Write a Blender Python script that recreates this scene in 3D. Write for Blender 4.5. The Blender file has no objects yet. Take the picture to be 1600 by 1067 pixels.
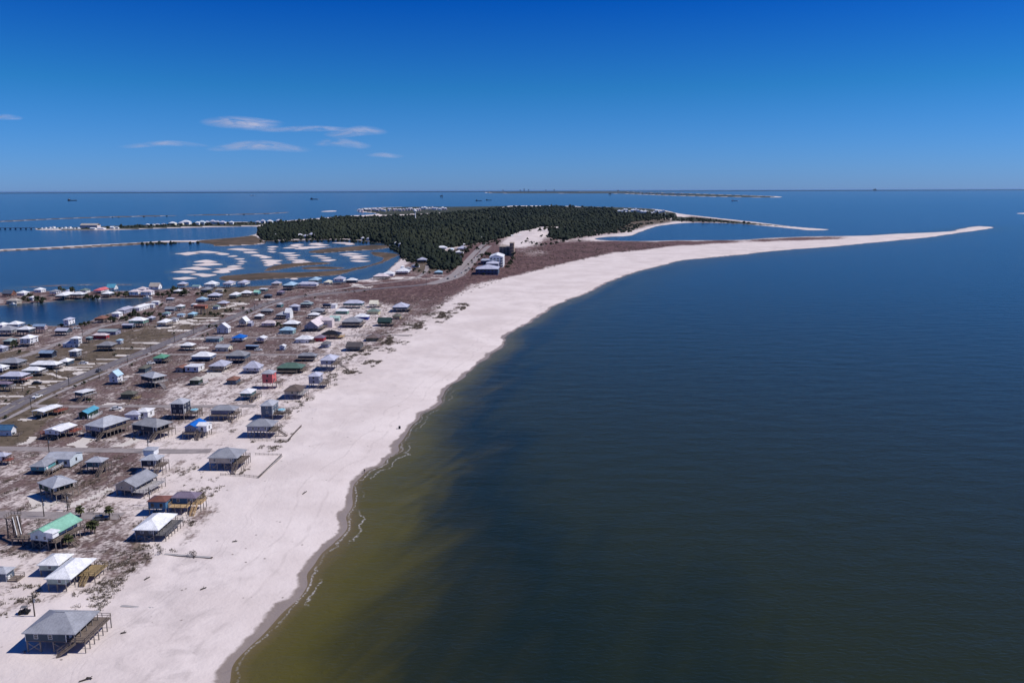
import bpy, bmesh, math, random
import numpy as np
from mathutils import Matrix, Vector
random.seed(7); RNG = np.random.default_rng(11)
SC = bpy.context.scene
COL = SC.collection
R = math.radians

# ------------------------------------------------------------------ camera, sky, sun, exposure
FPX, CAM_H = 1244.0, 100.0                       # 28 mm equivalent lens, drone about 100 m up
PITCH, ROLL = math.atan(236.5 / FPX), math.atan(5 / 1600)
cam = bpy.data.cameras.new('camera'); cam_ob = bpy.data.objects.new('camera', cam); COL.objects.link(cam_ob)
cam.sensor_width = 36; cam.lens = FPX / 1600 * 36; cam.clip_start = 1; cam.clip_end = 600000
cam_ob.matrix_world = (Matrix.Translation((0, 0, CAM_H)) @ Matrix.Rotation(R(90) - PITCH, 4, 'X')
                       @ Matrix.Rotation(-ROLL, 4, 'Z'))
SC.camera = cam_ob
SUN_EL, SUN_AZ = R(50), R(91)                    # azimuth clockwise from the view direction (+Y): sun over the gulf, right
w = bpy.data.worlds.new('World'); SC.world = w; w.use_nodes = True
nt = w.node_tree; nt.nodes.clear()
sky = nt.nodes.new('ShaderNodeTexSky'); sky.sky_type = 'NISHITA'; sky.sun_disc = False
sky.sun_elevation = SUN_EL; sky.sun_rotation = SUN_AZ
sky.altitude = 100; sky.air_density = 1.0; sky.dust_density = 0.25; sky.ozone_density = 3.0
tcw = nt.nodes.new('ShaderNodeTexCoord'); sxyz = nt.nodes.new('ShaderNodeSeparateXYZ'); nt.links.new(tcw.outputs['Generated'], sxyz.inputs[0])
tint = nt.nodes.new('ShaderNodeValToRGB'); nt.links.new(sxyz.outputs['Z'], tint.inputs[0])   # deep polarised blue, paler towards the horizon
te = tint.color_ramp.elements; te[0].position = 0.0; te[0].color = (.28, .56, 1.40, 1); te[1].position = 1.0; te[1].color = (.16, .44, 1.0, 1)
for pp, cc in ((.118, (.085, .47, .98, 1)), (.22, (.006, .285, .98, 1)), (.4, (.02, .27, .9, 1))):
    te.new(pp).color = cc
mlt = nt.nodes.new('ShaderNodeMix'); mlt.data_type = 'RGBA'; mlt.blend_type = 'MULTIPLY'; mlt.inputs[0].default_value = 1.0
bg = nt.nodes.new('ShaderNodeBackground'); bg.inputs[1].default_value = 0.09
wo = nt.nodes.new('ShaderNodeOutputWorld')
nt.links.new(sky.outputs[0], mlt.inputs[6]); nt.links.new(tint.outputs[0], mlt.inputs[7])
nt.links.new(mlt.outputs[2], bg.inputs[0]); nt.links.new(bg.outputs[0], wo.inputs[0])
sl = bpy.data.lights.new('sun', 'SUN'); sl.energy = 4.6; sl.angle = R(0.5); sl.color = (1.0, 0.955, 0.905)
so = bpy.data.objects.new('sun', sl); COL.objects.link(so)
sdir = Vector((math.sin(SUN_AZ) * math.cos(SUN_EL), math.cos(SUN_AZ) * math.cos(SUN_EL), math.sin(SUN_EL)))
so.rotation_euler = sdir.to_track_quat('Z', 'Y').to_euler(); so.location = (300, 0, 400)
SC.view_settings.view_transform = 'Standard'; SC.view_settings.look = 'None'
SC.view_settings.exposure = 0.0; SC.view_settings.gamma = 1.0; SC.view_settings.use_curve_mapping = False
SC.render.engine = 'CYCLES'
SC.cycles.max_bounces = 5; SC.cycles.transparent_max_bounces = 12; SC.cycles.volume_bounces = 0

# ------------------------------------------------------------------ surveying: photograph <-> ground
G = 1.2                                          # height of the island above the water
CR, SR = math.cos(ROLL), math.sin(ROLL); CP, SP = math.cos(PITCH), math.sin(PITCH)
def at(px, py, z=0.0):
    """world x, y of a photographed point lying at height z (numpy friendly)"""
    u = (np.asarray(px, float) - 800) / FPX; v = (533.5 - np.asarray(py, float)) / FPX
    u, v = u * CR + v * SR, v * CR - u * SR
    dy = CP + v * SP; dz = -SP + v * CP
    t = (z - CAM_H) / dz
    return u * t, dy * t
def to_px(x, y, z):
    x = np.asarray(x, float); y = np.asarray(y, float); z = np.asarray(z, float) - CAM_H
    d = y * CP - z * SP; u = x / d; v = (y * SP + z * CP) / d
    u, v = u * CR + v * SR, v * CR + u * SR
    return 800 + u * FPX, 533.5 - v * FPX

def vnoise(x, y, seed=0):
    """smooth value noise, 0..1"""
    x = np.asarray(x, float); y = np.asarray(y, float)
    xi = np.floor(x).astype(np.int64); yi = np.floor(y).astype(np.int64); fx = x - xi; fy = y - yi
    fx = fx * fx * (3 - 2 * fx); fy = fy * fy * (3 - 2 * fy)
    def h(a, b):
        n = (a * 374761393 + b * 668265263 + seed * 974634) & 0xFFFFFFFF
        n = ((n ^ (n >> 13)) * 1274126177) & 0xFFFFFFFF
        return ((n ^ (n >> 16)) & 0xFFFF) / 65535.0
    return (h(xi, yi) * (1 - fx) + h(xi + 1, yi) * fx) * (1 - fy) + (h(xi, yi + 1) * (1 - fx) + h(xi + 1, yi + 1) * fx) * fy
def sstep(a, b, x):
    t = np.clip((x - a) / (b - a), 0, 1); return t * t * (3 - 2 * t)
def inside(px, py, poly):
    r = np.zeros(np.shape(px), bool); n = len(poly)
    for i in range(n):
        x1, y1 = poly[i]; x2, y2 = poly[(i + 1) % n]
        if y1 == y2: continue
        c = ((y1 > py) != (y2 > py)) & (px < (x2 - x1) * (py - y1) / (y2 - y1) + x1)
        r ^= c
    return r

# ------------------------------------------------------------------ mesh and object helpers
def tag(o, label=None, cat=None, group=None, kind=None):
    if label: o['label'] = label
    if cat: o['category'] = cat
    if group: o['group'] = group
    if kind: o['kind'] = kind
    return o
class MB:
    def __init__(s): s.v = []; s.f = []; s.m = []
    def poly(s, pts, mi=0):
        n = len(s.v); s.v += [tuple(p) for p in pts]; s.f.append(tuple(range(n, n + len(pts)))); s.m.append(mi)
    def add(s, v, f, mi=0):
        n = len(s.v); s.v += [tuple(p) for p in v]
        for q in f: s.f.append(tuple(n + k for k in q)); s.m.append(mi)
        return s
    def box(s, x0, x1, y0, y1, z0, z1, mi=0):
        v = [(x0, y0, z0), (x1, y0, z0), (x1, y1, z0), (x0, y1, z0), (x0, y0, z1), (x1, y0, z1), (x1, y1, z1), (x0, y1, z1)]
        return s.add(v, [(3, 2, 1, 0), (4, 5, 6, 7), (0, 1, 5, 4), (1, 2, 6, 5), (2, 3, 7, 6), (3, 0, 4, 7)], mi)
    def bar(s, a, b, wd=0.1, th=None, mi=0):
        a = Vector(a); b = Vector(b); th = th or wd; d = (b - a).normalized()
        up = Vector((0, 0, 1)) if abs(d.z) < .95 else Vector((1, 0, 0))
        sx = d.cross(up).normalized() * (wd / 2); sy = sx.cross(d).normalized() * (th / 2)
        v = [a - sx - sy, a + sx - sy, a + sx + sy, a - sx + sy, b - sx - sy, b + sx - sy, b + sx + sy, b - sx + sy]
        return s.add(v, [(3, 2, 1, 0), (4, 5, 6, 7), (0, 1, 5, 4), (1, 2, 6, 5), (2, 3, 7, 6), (3, 0, 4, 7)], mi)
    def cyl(s, c, r0, r1, z0, z1, n=10, mi=0):
        v = [(c[0] + r0 * math.cos(2 * math.pi * k / n), c[1] + r0 * math.sin(2 * math.pi * k / n), z0) for k in range(n)]
        v += [(c[0] + r1 * math.cos(2 * math.pi * k / n), c[1] + r1 * math.sin(2 * math.pi * k / n), z1) for k in range(n)]
        return s.add(v, [tuple(range(n - 1, -1, -1)), tuple(range(n, 2 * n))] + [(k, (k + 1) % n, n + (k + 1) % n, n + k) for k in range(n)], mi)
    def mesh(s, name, mats):
        me = bpy.data.meshes.new(name); me.from_pydata(s.v, [], s.f)
        for m in (mats if isinstance(mats, (list, tuple)) else [mats]): me.materials.append(m)
        if any(s.m): me.polygons.foreach_set('material_index', s.m)
        me.update(); return me
    def build(s, name, mats, parent=None, loc=(0, 0, 0), rz=0):
        return put(name, s.mesh(name, mats), parent, loc, rz)
def put(name, me, parent=None, loc=(0, 0, 0), rz=0, scale=None):
    o = bpy.data.objects.new(name, me); COL.objects.link(o); o.location = loc; o.rotation_euler = (0, 0, rz)
    if scale: o.scale = scale
    if parent: o.parent = parent
    return o
def empty(name, loc, rz=0):
    o = bpy.data.objects.new(name, None); COL.objects.link(o); o.location = loc; o.rotation_euler = (0, 0, rz)
    o.empty_display_size = 1; return o
def np_mesh(name, V, F, mats, midx=None):
    """V (n,3), F (m,k) with k = 3 or 4"""
    me = bpy.data.meshes.new(name); k = F.shape[1]
    me.vertices.add(len(V)); me.vertices.foreach_set('co', np.ascontiguousarray(V, np.float32).ravel())
    me.loops.add(F.size); me.loops.foreach_set('vertex_index', np.ascontiguousarray(F, np.int32).ravel())
    me.polygons.add(len(F)); me.polygons.foreach_set('loop_start', np.arange(0, F.size, k, dtype=np.int32))
    for m in (mats if isinstance(mats, (list, tuple)) else [mats]): me.materials.append(m)
    if midx is not None: me.polygons.foreach_set('material_index', np.ascontiguousarray(midx, np.int32))
    me.update(calc_edges=True); me.validate(); return me
def attr(me, name, arr, dom='POINT'):
    if arr.ndim == 1:
        a = me.attributes.new(name, 'FLOAT', dom); a.data.foreach_set('value', np.ascontiguousarray(arr, np.float32))
    else:
        a = me.attributes.new(name, 'FLOAT_COLOR', dom); a.data.foreach_set('color', np.ascontiguousarray(arr, np.float32).ravel())
def smooth(me): me.polygons.foreach_set('use_smooth', np.ones(len(me.polygons), bool))

# ------------------------------------------------------------------ materials
class NT:
    """little node-tree builder"""
    def __init__(s, name):
        s.m = bpy.data.materials.new(name); s.m.use_nodes = True; s.t = s.m.node_tree
        s.b = s.t.nodes['Principled BSDF']; s.o = s.t.nodes['Material Output']
    def n(s, typ, **kw):
        x = s.t.nodes.new('ShaderNode' + typ)
        for k, v in kw.items(): setattr(x, k, v)
        return x
    def l(s, a, b): s.t.links.new(a, b)
    def val(s, sock, v):
        if hasattr(v, 'is_output'): s.l(v, sock)
        else: sock.default_value = v
    def math(s, op, a, b=0.0, c=0.0, clamp=False):
        x = s.n('Math', operation=op, use_clamp=clamp)
        for i, q in enumerate((a, b, c)): s.val(x.inputs[i], q)
        return x.outputs[0]
    def mix(s, f, a, b):
        x = s.n('Mix', data_type='RGBA'); s.val(x.inputs[0], f)
        for i, q in ((6, a), (7, b)): s.val(x.inputs[i], q if hasattr(q, 'is_output') else (*q, 1))
        return x.outputs[2]
    def step(s, v, lo, hi, a=0.0, b=1.0):
        x = s.n('MapRange', interpolation_type='SMOOTHSTEP')
        for i, q in enumerate((v, lo, hi, a, b)): s.val(x.inputs[i], q)
        return x.outputs[0]
    def noise(s, scale, detail=4, rough=.55, vec=None, dist=0.0):
        x = s.n('TexNoise'); x.inputs['Scale'].default_value = scale; x.inputs['Detail'].default_value = detail
        x.inputs['Roughness'].default_value = rough; x.inputs['Distortion'].default_value = dist
        if vec is not None: s.l(vec, x.inputs['Vector'])
        return x.outputs['Fac']
    def pos(s, scale=None):
        g = s.n('NewGeometry')
        if scale is None: return g.outputs['Position']
        v = s.n('VectorMath', operation='MULTIPLY'); s.l(g.outputs['Position'], v.inputs[0]); v.inputs[1].default_value = scale
        return v.outputs[0]
    def attr(s, name, what='Fac'):
        a = s.n('Attribute', attribute_name=name); return a.outputs[what]
    def bump(s, h, strength=.3, dist=.1):
        x = s.n('Bump'); s.val(x.inputs['Strength'], strength); x.inputs['Distance'].default_value = dist
        s.l(h, x.inputs['Height']); s.l(x.outputs[0], s.b.inputs['Normal'])
_mc = {}
def paint(name, col, rough=.7, spec=.3, kind='plain', metal=0.0):
    """weathered paint, roofing, timber: base colour broken by dirt and streaks"""
    if name in _mc: return _mc[name]
    t = NT(name); b = t.b; b.inputs['Roughness'].default_value = rough; b.inputs['Metallic'].default_value = metal
    b.inputs['Specular IOR Level'].default_value = spec
    tc = t.n('TexCoord').outputs['Object']; inf = t.n('ObjectInfo').outputs['Random']
    n1 = t.noise(.35, 5, .6, tc); n2 = t.noise(2.2, 4, .6, tc)
    f = t.math('ADD', t.math('MULTIPLY', n1, .55), t.math('MULTIPLY', n2, .45))
    amp = .22 if kind != 'wood' else .4
    dark = tuple(c * (1 - amp) * .97 for c in col); lite = tuple(min(.9, c * (1 + amp * .75)) for c in col)
    c = t.mix(t.step(f, .32, .68), dark, lite)
    br = t.math('ADD', t.math('MULTIPLY', inf, .14), .93)
    vm = t.n('VectorMath', operation='SCALE'); t.l(c, vm.inputs[0]); t.l(br, vm.inputs['Scale'])
    t.l(vm.outputs[0], b.inputs['Base Color'])
    if kind == 'siding':
        wv = t.n('TexWave', wave_type='BANDS', bands_direction='Z', wave_profile='SAW'); wv.inputs['Scale'].default_value = 1.6
        t.l(tc, wv.inputs['Vector']); t.bump(wv.outputs['Fac'], .5, .05)
    elif kind == 'metal':
        wv = t.n('TexWave', wave_type='BANDS', bands_direction='X', wave_profile='SIN'); wv.inputs['Scale'].default_value = .55
        t.l(tc, wv.inputs['Vector']); t.bump(t.step(wv.outputs['Fac'], .85, 1.0), .5, .06)
    elif kind == 'shingle':
        t.bump(t.noise(5, 3, .6, tc), .5, .05)
    _mc[name] = t.m; return t.m
C = dict(white=(.74, .74, .75), grey=(.26, .265, .29), lgrey=(.37, .38, .415), dgrey=(.12, .12, .13), lav=(.46, .465, .55),
    navy=(.022, .03, .055), slate=(.05, .075, .105), teal=(.06, .135, .15), turq=(.11, .33, .36), tarp=(.008, .12, .47),
    green=(.10, .27, .17), mint=(.31, .58, .46), dkgreen=(.025, .05, .038), brown=(.115, .085, .075), redbrown=(.2, .095, .07),
    coral=(.62, .15, .15), red=(.36, .04, .05), yellow=(.68, .5, .22), cream=(.66, .62, .5), tan=(.42, .33, .22), pink=(.68, .53, .54),
    orange=(.42, .15, .08), olive=(.11, .11, .09), sky=(.34, .54, .66), cyan=(.09, .32, .44), lilac=(.25, .255, .33), aqua=(.2, .31, .32),
    black=(.012, .012, .014), blue=(.06, .15, .27), royal=(.03, .05, .25), steel=(.09, .12, .17), pale=(.55, .62, .66), palegreen=(.42, .5, .44),
    mauve=(.2, .16, .21), wood=(.17, .135, .115), newwood=(.46, .32, .17), redwood=(.26, .08, .06), beige=(.4, .355, .31), purple=(.2, .17, .4))
def wallm(c): return paint('wall_' + c, C[c], .75, .25, 'siding')
def roofm(c): return paint('roof_' + c, C[c], .45 if c not in ('brown', 'redbrown', 'olive', 'dgrey') else .85, .4, 'shingle' if c in ('brown', 'redbrown', 'olive', 'dgrey', 'black') else 'metal')
def woodm(c='wood'): return paint('timber_' + c, C[c], .85, .2, 'wood')
M_GLASS = paint('window_glass', (.02, .026, .035), .12, .5)
M_TRIM = paint('white_trim', (.72, .72, .72), .6, .3)

# ------------------------------------------------------------------ coast outlines (surveyed from the photograph)
def smooth_line(pts, closed=True, k=4):
    p = np.array(pts, float); n = len(p); out = []
    for i in range(n if closed else n - 1):
        if closed: a, b, c, d = p[(i - 1) % n], p[i], p[(i + 1) % n], p[(i + 2) % n]
        else: a, b, c, d = p[max(i - 1, 0)], p[i], p[i + 1], p[min(i + 2, n - 1)]
        for t in np.arange(k) / k:
            out.append(.5 * (2 * b + (c - a) * t + (2 * a - 5 * b + 4 * c - d) * t * t + (-a + 3 * b - 3 * c + d) * t ** 3))
    if not closed: out.append(p[-1])
    return np.array(out)
ISLAND = [(-900, 2600), (60, 2200), (170, 1800), (230, 1500), (290, 1240), (322, 1110), (348, 1067), (356, 1034), (371, 1010), (404, 980), (429, 951), (448, 934), (467, 910), (494, 886), (513, 862),
    (530, 838), (537, 813), (540, 796), (551, 765), (572, 741), (603, 724), (623, 700), (635, 685), (655, 656), (678, 639), (698, 624), (706, 607), (730, 588), (738, 573), (763, 561),
    (773, 549), (785, 538), (805, 515), (828, 503), (856, 483), (885, 471), (914, 461), (948, 443), (971, 433), (997, 425), (1037, 414), (1067, 407),
    (1112, 403), (1169, 397), (1225, 391), (1281, 387), (1337, 382), (1394, 376.5), (1450, 371), (1499, 364), (1551, 356.5), (1540, 354.3), (1523, 354), (1495, 359), (1484, 362),
    (1394, 366), (1352, 368.5), (1262, 370), (1195, 372.5), (1150, 375.5), (1060, 376), (1000, 377), (940, 375.5), (933, 372.5), (955, 370), (982, 369), (997, 364),
    (1024, 354.5), (1039, 351.8), (1072, 348.5), (1120, 348.5), (1160, 350), (1185, 352.3), (1240, 357.5), (1262, 360), (1291, 359.6), (1292, 358.6), (1240, 354.5), (1187, 348),
    (1131, 342), (1086, 337), (1072, 335.5), (1057, 333), (1042, 329.5), (1015, 326.5), (970, 324.4), (900, 322.5), (830, 321.5), (740, 323), (640, 323.5), (580, 325), (560, 327),
    (561, 331), (590, 333.5), (575, 336), (540, 337.5), (500, 341), (460, 344), (437, 346), (400, 347), (350, 347), (280, 350), (200, 352.5), (130, 355), (62, 356.5), (55, 358),
    (62, 359.6), (130, 359.8), (200, 359), (240, 357.5), (300, 355.8), (360, 354.5), (398, 354), (404, 357), (402, 362), (396, 367), (370, 371), (320, 375), (300, 376), (260, 376.4), (216, 379), (120, 384),
    (0, 390), (-120, 396), (-120, 400), (0, 393), (100, 388.6), (175, 384.8), (225, 382), (300, 378.6), (330, 382), (340, 385), (400, 382.4), (416, 379.5), (412, 377), (430, 376.5),
    (470, 376), (515, 374.5), (560, 375.5), (590, 379), (615, 382.5), (627, 390), (625, 402), (613, 417), (582, 434), (557, 438), (540, 441), (515, 442.5), (465, 445), (420, 446.5), (380, 448),
    (340, 448), (300, 448.5), (280, 449.5), (260, 452), (230, 453.5), (180, 455), (150, 455.5), (100, 454.5), (60, 455), (20, 456), (0, 457), (-200, 464),
    (-400, 480), (-400, 500), (0, 477.5), (30, 474), (70, 472.5), (90, 470.5), (130, 467.5), (180, 466), (215, 465.5), (238, 466), (236, 469.5), (220, 474.5), (205, 479.5), (188, 484),
    (172, 489), (152, 496), (135, 503), (118, 508), (90, 509.5), (60, 509), (0, 507), (-200, 515), (-1200, 700), (-2600, 1100), (-2600, 2600)]
ISLES = dict(
    marsh=[[(342, 436), (347, 431.5), (375, 429), (415, 426), (450, 426), (500, 424.5), (545, 420.5), (562, 420.5), (530, 429), (480, 433), (430, 436), (385, 438.5), (352, 439.5)],
        [(413, 424), (430, 415), (470, 411), (510, 410), (515, 412.3), (470, 416), (440, 421)], [(470, 418.5), (500, 416.5), (540, 418.5), (520, 421), (480, 421)],
        [(622, 398), (600, 394.5), (577, 394), (585, 399), (598, 403), (592, 410), (570, 416), (545, 420), (562, 421), (590, 413), (608, 406)],
        [(481, 394), (500, 389.5), (540, 386), (580, 383), (611, 384), (614, 386), (590, 390), (560, 392), (530, 394), (500, 396)],
        [(0, 345.6), (75, 342), (125, 340), (200, 337.8), (270, 336.6), (272, 337.6), (200, 339.2), (125, 341.4), (75, 343.4), (0, 347)],
        [(300, 335.8), (400, 334), (447, 331.8), (447, 332.8), (400, 335.2), (300, 337)],
        [(-80, 349), (0, 345.8), (-5, 347), (-80, 351)]],
    sand=[[(502, 331), (512, 329.6), (525, 329.5), (524, 330.6)], [(30, 449.3), (60, 447.5), (66, 448), (34, 449.9)],
        [(66, 446.9), (110, 445.2), (112, 445.6), (68, 447.3)], [(118, 445.1), (160, 444.1), (206, 444.8), (206, 445.3), (160, 444.7), (119, 445.6)],
        [(1584, 333.6), (1600, 333), (1640, 332.6), (1640, 333.7), (1600, 334.2)]],
    far=[[(760, 300.6), (800, 300.2), (860, 300.0), (960, 299.3), (1000, 300.6), (1060, 302.0), (1120, 304.0), (1215, 307.2), (1210, 308.8), (1140, 308.2), (1050, 306.0), (985, 303.4), (960, 302.6), (860, 302.4), (770, 302.1)]])
BARS = [(220,146,85,10),(330,137,100,8),(430,148,60,8),(500,162,45,5),(540,178,50,5),(328,195,90,10),(350,214,108,10),(280,240,110,11),(205,260,105,10),
    (310,278,95,12),(195,300,80,10),(555,195,40,5),(545,208,45,5),(470,240,110,12),(430,260,80,10),(500,225,60,8),(560,120,108,8),(610,138,80,8),(660,158,60,8),
    (700,170,50,8),(740,190,70,10),(735,205,80,10),(720,217,45,6),(745,103,42,5),(740,118,40,4),(740,133,42,5),(900,90,55,6),(895,100,55,4),(855,110,55,5),
    (1000,105,120,8),(1040,90,80,6),(1020,83,55,4),(930,115,60,6),(1190,80,80,6),(1230,88,40,5),(870,157,60,6),(845,142,70,6),(870,172,60,5),(890,185,70,6),
    (925,198,70,9),(1040,160,65,5),(1070,172,60,6),(1100,187,65,8),(1230,148,85,6),(1270,160,95,8),(1285,175,70,6),(1290,192,75,7),(880,303,30,4)]
BARS = [(240 + a / 4, 360 + b / 4, c / 4 * .95, max(d / 4, 1.25) * .95) for a, b, c, d in BARS]
def world_line(pts, k=4):
    q = smooth_line(pts, True, k); return np.stack(at(q[:, 0], q[:, 1]), 1)
OUT = [world_line(ISLAND, 4)]; KIND = [0]
for kd, ps in ISLES.items():
    for p in ps: OUT.append(world_line(p, 3)); KIND.append(dict(marsh=1, sand=2, far=3)[kd])
def poly_sdf(x, y, poly):
    """signed distance, positive inside"""
    a = poly; b = np.roll(poly, -1, 0); best = np.full(x.shape, 1e18); ins = np.zeros(x.shape, bool)
    for (x1, y1), (x2, y2) in zip(a, b):
        ex, ey = x2 - x1, y2 - y1; L = ex * ex + ey * ey
        if L < 1e-9: continue
        t = np.clip(((x - x1) * ex + (y - y1) * ey) / L, 0, 1)
        d = (x - x1 - t * ex) ** 2 + (y - y1 - t * ey) ** 2
        np.minimum(best, d, out=best)
        if y1 != y2: ins ^= ((y1 > y) != (y2 > y)) & (x < ex * (y - y1) / ey + x1)
    d = np.sqrt(best); return np.where(ins, d, -d)
def land_sdf(x, y):
    s = np.full(x.shape, -1e9); kind = np.zeros(x.shape, int)
    for p, k in zip(OUT, KIND):
        lo = p.min(0) - 400; hi = p.max(0) + 400
        m = (x > lo[0]) & (x < hi[0]) & (y > lo[1]) & (y < hi[1])
        if not m.any(): continue
        d = poly_sdf(x[m], y[m], p); cur = s[m]; kk = kind[m]
        kk[d > cur] = k; kind[m] = kk; s[m] = np.maximum(cur, d)
    wob = (vnoise(x / 9, y / 9, 3) - .5) * 3.0 + (vnoise(x / 30, y / 30, 4) - .5) * 5
    s = s + wob * sstep(-60, -5, s) * sstep(80, 20, np.abs(s))
    px, py = to_px(x, y, 0)
    for cx, cy, a, b in BARS:                     # the pale sand flats of the lagoon
        m = (np.abs(px - cx) < a * 1.5) & (np.abs(py - cy) < b * 1.6)
        if not m.any(): continue
        ux = (px[m] - cx) / a; uy = (py[m] - cy) / b; d = (1 - (np.abs(ux) ** 1.15 + np.abs(uy + .22 * np.sin(ux * 3 + cx)) ** 1.05) + (vnoise(x[m] / 14, y[m] / 40, 15) - .5) * .5) * 12
        kk = kind[m]; cur = s[m]; kk[d > cur] = 4; kind[m] = kk; s[m] = np.maximum(cur, d)
    return s, kind

def polar(az0, az1, daz, rows):
    az = R(1) * np.arange(az0, az1 + daz / 2, daz); _, yy = at(np.full(len(rows), 800.0), rows)
    A, Y = np.meshgrid(az, yy); return Y * np.tan(A), Y
def grid_faces(nr, nc):
    i = np.arange(nr - 1)[:, None] * nc + np.arange(nc - 1)[None, :]
    return np.stack([i, i + nc, i + nc + 1, i + 1], -1).reshape(-1, 4)

# ------------------------------------------------------------------ ground
rows = np.concatenate([np.arange(298.6, 330, .45), np.arange(330, 470, .8), np.arange(470, 720, 1.3), np.arange(720, 1500, 3.2), np.arange(1500, 2300, 12.0)])
AZ0 = -56.0; GX, GY = polar(AZ0, 43, .07, rows); nr, nc = GX.shape
gx, gy = GX.ravel(), GY.ravel()
S, K = land_sdf(gx, gy)
PX, PY = to_px(gx, gy, 0.0)
jit = (vnoise(gx / 14, gy / 14, 8) - .5) + .6 * (vnoise(gx / 4, gy / 4, 9) - .5)
JX = PX + jit * np.clip((PY - 297) * .09, 1, 40); JY = PY + (vnoise(gx / 17, gy / 17, 21) - .5) * np.clip((PY - 297) * .045, .3, 18)
for q in ([(1083, 406.6), (1110, 402.2), (1150, 398.4), (1152, 399.6), (1122, 402.8), (1096, 406.9)],):
    mk = inside(PX, PY, q); S[mk] = -4.0
heath = np.zeros_like(gx); grass = np.zeros_like(gx); dark = np.zeros_like(gx); pale = np.zeros_like(gx)
def setm(a, poly, v, exact=False):
    m = inside(PX if exact else JX, PY if exact else JY, poly); a[m] = v
setm(heath, [(-900, 470), (0, 440), (240, 440), (560, 436), (700, 436), (720, 470), (690, 482), (655, 505), (620, 540), (560, 585), (500, 620), (440, 650), (380, 690), (330, 740), (280, 800), (230, 860), (160, 930), (60, 960), (-900, 1100)], .41)
setm(heath, [(-900, 470), (0, 440), (240, 440), (560, 436), (640, 470), (600, 505), (530, 545), (470, 580), (400, 620), (330, 650), (200, 690), (60, 692), (-900, 800)], .61)
setm(heath, [(-900, 700), (60, 692), (200, 690), (230, 720), (190, 780), (110, 800), (-900, 830)], .58)
setm(heath, [(265, 604), (330, 588), (420, 570), (470, 590), (380, 640), (310, 652), (255, 632)], .47)
setm(heath, [(500, 480), (640, 468), (660, 500), (600, 545), (540, 560), (470, 545)], .45)
setm(heath, [(540, 446), (640, 440), (700, 430), (720, 418), (780, 400), (840, 385), (900, 379), (935, 376.5), (1060, 378), (1200, 375), (1262, 371.5), (1352, 369.5), (1400, 367), (1480, 364.2), (1500, 362.5),
    (1300, 375.3), (1180, 379), (1060, 386), (960, 397), (880, 413), (800, 434), (720, 462), (670, 488), (640, 500), (640, 478), (560, 470)], .86)
setm(heath, [(640, 470), (700, 462), (650, 500), (600, 540), (560, 560), (600, 510)], .60)
setm(heath, [(715, 455), (760, 436), (770, 440), (730, 462), (690, 480)], .45)
setm(heath, [(590, 440), (640, 405), (735, 380), (790, 372), (800, 395), (745, 432), (700, 445)], .62)
setm(heath, [(715, 400), (742, 388), (768, 380), (800, 384), (795, 420), (745, 432), (720, 425)], .72)
setm(heath, [(800, 396), (850, 390), (870, 396), (830, 405)], .55)
setm(heath, [(935, 377.4), (1010, 378.6), (1060, 377.3), (1150, 376.6), (1195, 373.6), (1262, 371.2), (1350, 370), (1350, 371.5), (1240, 375.5), (1100, 381), (1000, 385), (930, 383)], .95)
setm(heath, [(1070, 336.4), (1131, 343), (1187, 349), (1240, 355.6), (1240, 357), (1180, 351.6), (1120, 348.4), (1060, 348)], .8)
setm(heath, [(860, 362), (930, 350), (1000, 345), (1040, 340), (1070, 345), (1030, 352), (990, 364), (940, 372), (900, 378), (830, 385)], .55)
setm(heath, [(-200, 808), (190, 812), (205, 850), (240, 862), (150, 872), (-200, 868)], .56)
setm(heath, [(150, 868), (250, 862), (205, 930), (140, 945)], .5)
setm(heath, [(290, 780), (345, 770), (340, 820), (280, 870), (255, 850)], .47)
setm(grass, [(-900, 560), (0, 545), (100, 545), (250, 500), (370, 462), (430, 465), (330, 505), (240, 545), (160, 590), (60, 640), (0, 662), (-900, 800)], .62)
setm(grass, [(-900, 640), (0, 652), (70, 625), (120, 640), (60, 700), (-900, 760)], .7)
setm(grass, [(300, 450), (420, 447), (440, 456), (380, 466), (300, 470)], .6)
setm(grass, [(640, 400), (740, 385), (720, 410), (700, 425), (640, 432)], .6)
setm(grass, [(930, 352), (1000, 342), (1060, 340), (1060, 348), (1020, 354), (985, 363), (930, 366)], .7)
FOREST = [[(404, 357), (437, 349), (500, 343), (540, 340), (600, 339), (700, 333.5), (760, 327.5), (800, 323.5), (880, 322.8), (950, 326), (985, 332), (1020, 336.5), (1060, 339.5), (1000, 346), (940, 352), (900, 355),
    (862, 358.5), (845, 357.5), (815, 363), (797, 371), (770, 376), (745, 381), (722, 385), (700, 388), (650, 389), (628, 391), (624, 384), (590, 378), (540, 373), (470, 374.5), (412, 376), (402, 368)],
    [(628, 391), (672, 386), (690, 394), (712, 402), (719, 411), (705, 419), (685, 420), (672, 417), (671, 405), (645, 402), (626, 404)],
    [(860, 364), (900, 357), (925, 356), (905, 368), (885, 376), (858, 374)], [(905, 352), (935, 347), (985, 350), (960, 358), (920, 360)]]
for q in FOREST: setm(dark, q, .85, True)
setm(dark, [(130, 355.3), (200, 353), (260, 351), (400, 348), (437, 347), (400, 352), (300, 354.5), (200, 358), (140, 358)], .6, True)
DUNE = [(797, 374), (822, 364.5), (842, 360), (866, 357.5), (868, 361), (850, 368), (838, 377), (805, 386), (790, 384)]
setm(heath, [(720, 392), (745, 378), (800, 366), (800, 388), (880, 376), (880, 384), (800, 398), (760, 395)], .66)
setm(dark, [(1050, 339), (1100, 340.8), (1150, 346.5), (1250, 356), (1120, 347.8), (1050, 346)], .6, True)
setm(dark, [(560, 326.5), (640, 323.5), (760, 322.8), (800, 321.6), (760, 330), (700, 333), (600, 337), (588, 333), (562, 330)], .7, True)
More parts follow.
